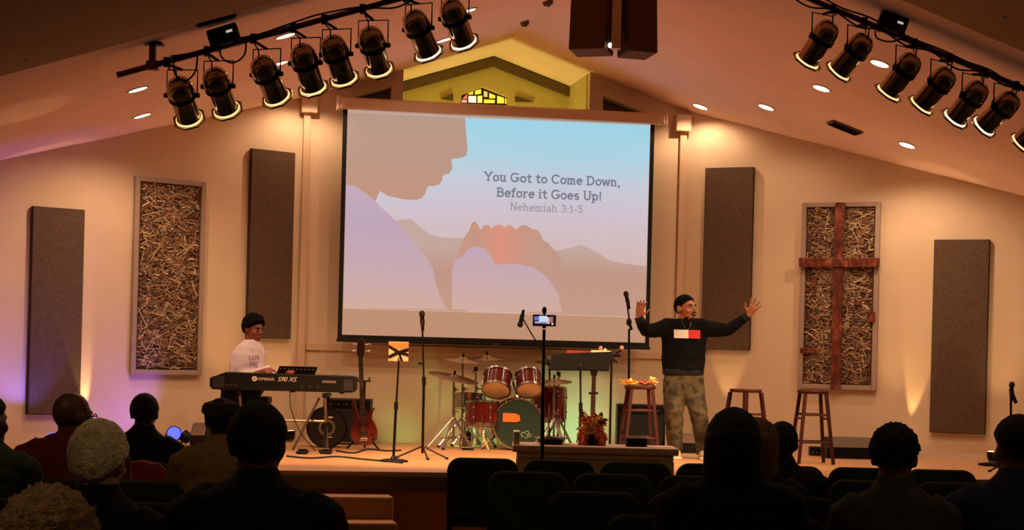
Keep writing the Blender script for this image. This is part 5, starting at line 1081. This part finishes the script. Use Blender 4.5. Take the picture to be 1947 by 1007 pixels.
for x0, x1, m, nm in ((1279, 1306, M_WHITE, 'white_logo_block'), (1306, 1329, mat('logo_red', (196, 24, 36), .6), 'red_logo_block')):
    vs = []
    for i in range(5):
        x = x0+(x1-x0)*i/4; u = (P(x, 635).x-cx0)/.236; yy = -.147*math.sqrt(max(0, 1-u*u))-.009
        vs += [V((P(x, 643).x, yy, zz(643))), V((P(x, 627).x, yy+.003, zz(627)))]
    g = MB(); n = len(vs); g.add(vs+[v+V((0, -.003, 0)) for v in vs], [f for i in range(4) for f in ((2*i, 2*i+2, 2*i+3, 2*i+1), (2*i+n, 2*i+1+n, 2*i+3+n, 2*i+2+n))]+[(0, 1, 1+n, n), (n-2, 2*n-2, 2*n-1, n-1)]); g.build(nm, m, so, smooth=False)
MB().tube([P(1294, 608, -.07), P(1299, 622, -.128), P(1304, 628, -.142), P(1310, 621, -.125), P(1313, 609, -.075)], .004, 6).build('neck_chain', M_CHROME, t)
CAMO = ramp_mat('camouflage', [(.36, (26, 22, 15)), (.46, (60, 52, 33)), (.56, (88, 76, 50)), (.66, (40, 35, 22))], 7, .85, .15)
g = MB(); hx = P(1300, 710).x
g.loft(erings([(zz(762), hx, 0, .05, .05), (zz(748), hx, 0, .15, .11), (zz(725), hx, 0, .205, .135), (zz(712), hx, 0, .2, .128), (zz(702), hx, 0, .19, .12)], 20))
g.tube([P(1281, 718), P(1281, 745), P(1281, 785, -.05), P(1282, 830, -.01), P(1283, 862, 0)], [.112, .116, .1, .086, .084], 14); g.tube([P(1318, 718), P(1320, 748), P(1328, 788, -.06), P(1335, 835, -.03), P(1337, 864, -.02)], [.112, .116, .098, .08, .078], 14)
wrinkle(g.organic('trousers', CAMO, .012, t, 4), .012, 10)
for x in (1284, 1336):
    q = P(x, 870); sh = MB().loft([[V((q.x+.05*w*math.cos(a), q.y-.04+l_, max(.004, .004+h_*(1+math.sin(a))/2))) for a in [2*math.pi*i/12 for i in range(12)]] for l_, w, h_ in ((-.17, .5, .05), (-.13, .95, .075), (-.02, 1, .1), (.08, .85, .11), (.12, .6, .09))]).build('shoe', mat('shoe_tan', (206, 170, 130), .6), t)
    MB().box((q.x, q.y-.07, .012), (.1, .29, .022)).build('sole', M_WHITE, sh, smooth=False, bevel=.008)
hair(t, mat('hair_fade', (30, 18, 12), .95, spec=.1), Mh, thick=.004, hl=(.47, -.34, -1.0), amp=.0, nm='hair_fade')
hair(t, H_SHORT, Mh, thick=.0075, hl=(.5, -.02, -.75), amp=.001)
bd_ = MB(); bd_.M = Mh; bd_.ell((0, -.051, -.094), (.034, .041, .026)); bd_.ell((0, -.026, -.084), (.053, .055, .026)); bd_.tube([(-.024, -.096, -.052), (0, -.107, -.047), (.024, -.096, -.052)], .006, 6); bd_.build('beard', mat('beard_dark', (40, 24, 18), .8, bump=.5, bscale=400), t)
face_bits(t, Mh, H_BLK, open_mouth=True)
# ================================================================ the keyboard player
s = .0055; p = base(468, s); P = pf(p, s)
t = thing('person', 'young person in a white sweatshirt playing the keyboard', 'person', p)
Mh = head_M(P(483, 625), .85, 1.12, .12)
b_ = MB(); head(b_, Mh); cx0 = P(470, 690).x; SKB = mat('skin_player', (140, 78, 56), .48, var=.05)
def zz(y): return P(470, y).z
b_.loft(erings([(.58, cx0, 0, .12, .09), (zz(690), cx0, 0, .11, .08), (zz(664), P(474, 664).x, 0, .11, .07), (zz(652), P(478, 652).x, 0, .06, .055), (zz(645), P(480, 645).x, 0, .055, .055)]))
hl_, hr_ = V((kb.location.x-p.x-.18, -.18-.08, .80)), V((kb.location.x-p.x+.05, -.30, .80)); hl_.y = kb.location.y+.30-p.y; hr_.y = hl_.y
SL, SR = P(450, 674), P(494, 676)
EL2, ER2 = V((SL.x-.02, -.06, .70)), V((SR.x+.04, -.08, .70))
b_.tube([P(470, 665), SL, EL2, hl_+V((0, .08, .02))], [.045, .045, .036, .026]); b_.tube([P(474, 665), SR, ER2, hr_+V((0, .08, .02))], [.045, .045, .036, .026])
for q, sd in ((hl_, (1, 0, 0)), (hr_, (-1, 0, 0))): hand(b_, q+V((0, .08, .02)), (0, -1, -.12), (0, 0, -1), sd, 1, .1, .2)
for q in (-1, 1): b_.tube([(cx0+q*.09, 0, .62), (cx0+q*.13, -.38, .55), (cx0+q*.13, -.36, .08)], [.07, .055, .04])
b_.organic('body', SKB, .008, t, 3)
c_ = MB(); SWW = mat('sweatshirt_white', (226, 208, 214), .85, var=.05, scale=40, bump=.15, bscale=200)
c_.loft(erings([(.56, cx0, 0, .18, .13), (zz(715), cx0, 0, .185, .135), (zz(690), cx0, 0, .19, .135), (zz(672), P(472, 672).x, 0, .172, .12), (zz(659), P(475, 658).x, 0, .145, .1), (zz(649), P(479, 649).x, .005, .095, .082), (zz(645), P(480, 645).x, .006, .078, .076)], 22))
c_.tube([P(462, 668), SL, EL2, hl_+V((0, .13, .025))], [.08, .072, .066, .044], 14); c_.tube([P(482, 668), SR, ER2, hr_+V((0, .13, .025))], [.08, .072, .066, .044], 14)
so = wrinkle(c_.organic('sweatshirt', SWW, .011, t, 12), .008, 9)
m_ink = mat('shirt_print', (120, 90, 110), .8)
for txt, y in (('LOS', 679), ('MIL', 693), ('TIM', 706)):
    x = P(487, y).x; u = (x-cx0)/.19; flat_text(txt, .062, 'shirt_print', m_ink, so, Matrix.Translation(V((x, -.146, zz(y+4)))) @ Matrix.Rotation(.3, 4, 'Z') @ Mt, .004)
g = MB(); g.ell((cx0, 0, .62), (.19, .15, .1))
for q in (-1, 1): g.tube([(cx0+q*.09, 0, .62), (cx0+q*.13, -.38, .575), (cx0+q*.13, -.40, .52), (cx0+q*.13, -.36, .07)], [.1, .08, .075, .06], 12)
g.organic('trousers', mat('trousers_black', (16, 15, 18), .9), .014, t, 4)
for q in (-1, 1): MB().ell((cx0+q*.13, -.42, .042), (.05, .13, .042)).build('shoe', M_BLACK, t)
hair(t, H_SHORT, Mh, thick=.03, hl=(.45, -.3, -.95), amp=.016, freq=7, grow=(.7, .85, 1.0))
face_bits(t, Mh, H_BLK, lip=(128, 56, 52))
# ================================================================ phone on a tripod, in front of the seats
s = .0040; p = at(1035, 800, s); p = V((p.x, p.y, 0)); P = pf(p, s)
t = thing('phone_tripod', 'black tripod pole holding a phone in front of the stage', 'tripod', p)
tripod(t, .34, .42, (210, 330, 90)); MB().tube([(0, 0, .2), P(1032, 760)], .016).build('lower_pole', M_BMETAL, t); MB().tube([P(1032, 765), P(1034.5, 626)], .012).build('upper_pole', M_BMETAL, t)
MB().tube([P(1034.5, 624), P(1034.5, 598), ], .014).build('phone_clamp', M_BLACK, t); MB().ell(P(1035, 590), (.018, .018, .03)).build('top_knob', M_BLACK, t); MB().tube([P(1035, 600), P(1035, 588)], .008).build('knob_stem', M_BLACK, t)
ph = thing('phone', 'phone filming the stage from the top of the black tripod', 'phone', p+P(1035, 609, -.03))
MB().prism([(x_, z_-.044) for x_, z_ in [(.088*(-1 if i < 2 else 1)+0, (0 if i in (0, 3) else .088)) for i in range(4)]], V((0, .004, 0)), V((1, 0, 0)), UP, V((0, 1, 0)), .009).build('phone_body', M_BLACK, ph, smooth=False, bevel=.004)
def em(nm, c, e=1.0): return mat(nm, c, .3, emit=c, estr=e)
MB().box((0, .003, 0), (.160, .002, .074)).build('display', em('phone_night', (36, 26, 40), .6), ph, smooth=False)
for x, z, w, h, c in ((-.01, .012, .062, .045, (214, 226, 255)), (-.058, .014, .04, .03, (120, 120, 190)), (-.05, -.016, .045, .012, (190, 200, 240)), (.0, -.018, .05, .012, (150, 150, 200)), (.03, .0, .02, .05, (226, 190, 180)), (.055, .006, .02, .046, (180, 120, 110)), (.062, -.026, .014, .012, (250, 240, 240))):
    MB().box((x, .0015, z), (w, .0015, h)).build('display_patch', em('phone_%d_%d' % (c[0], c[2]), c), ph, smooth=False)
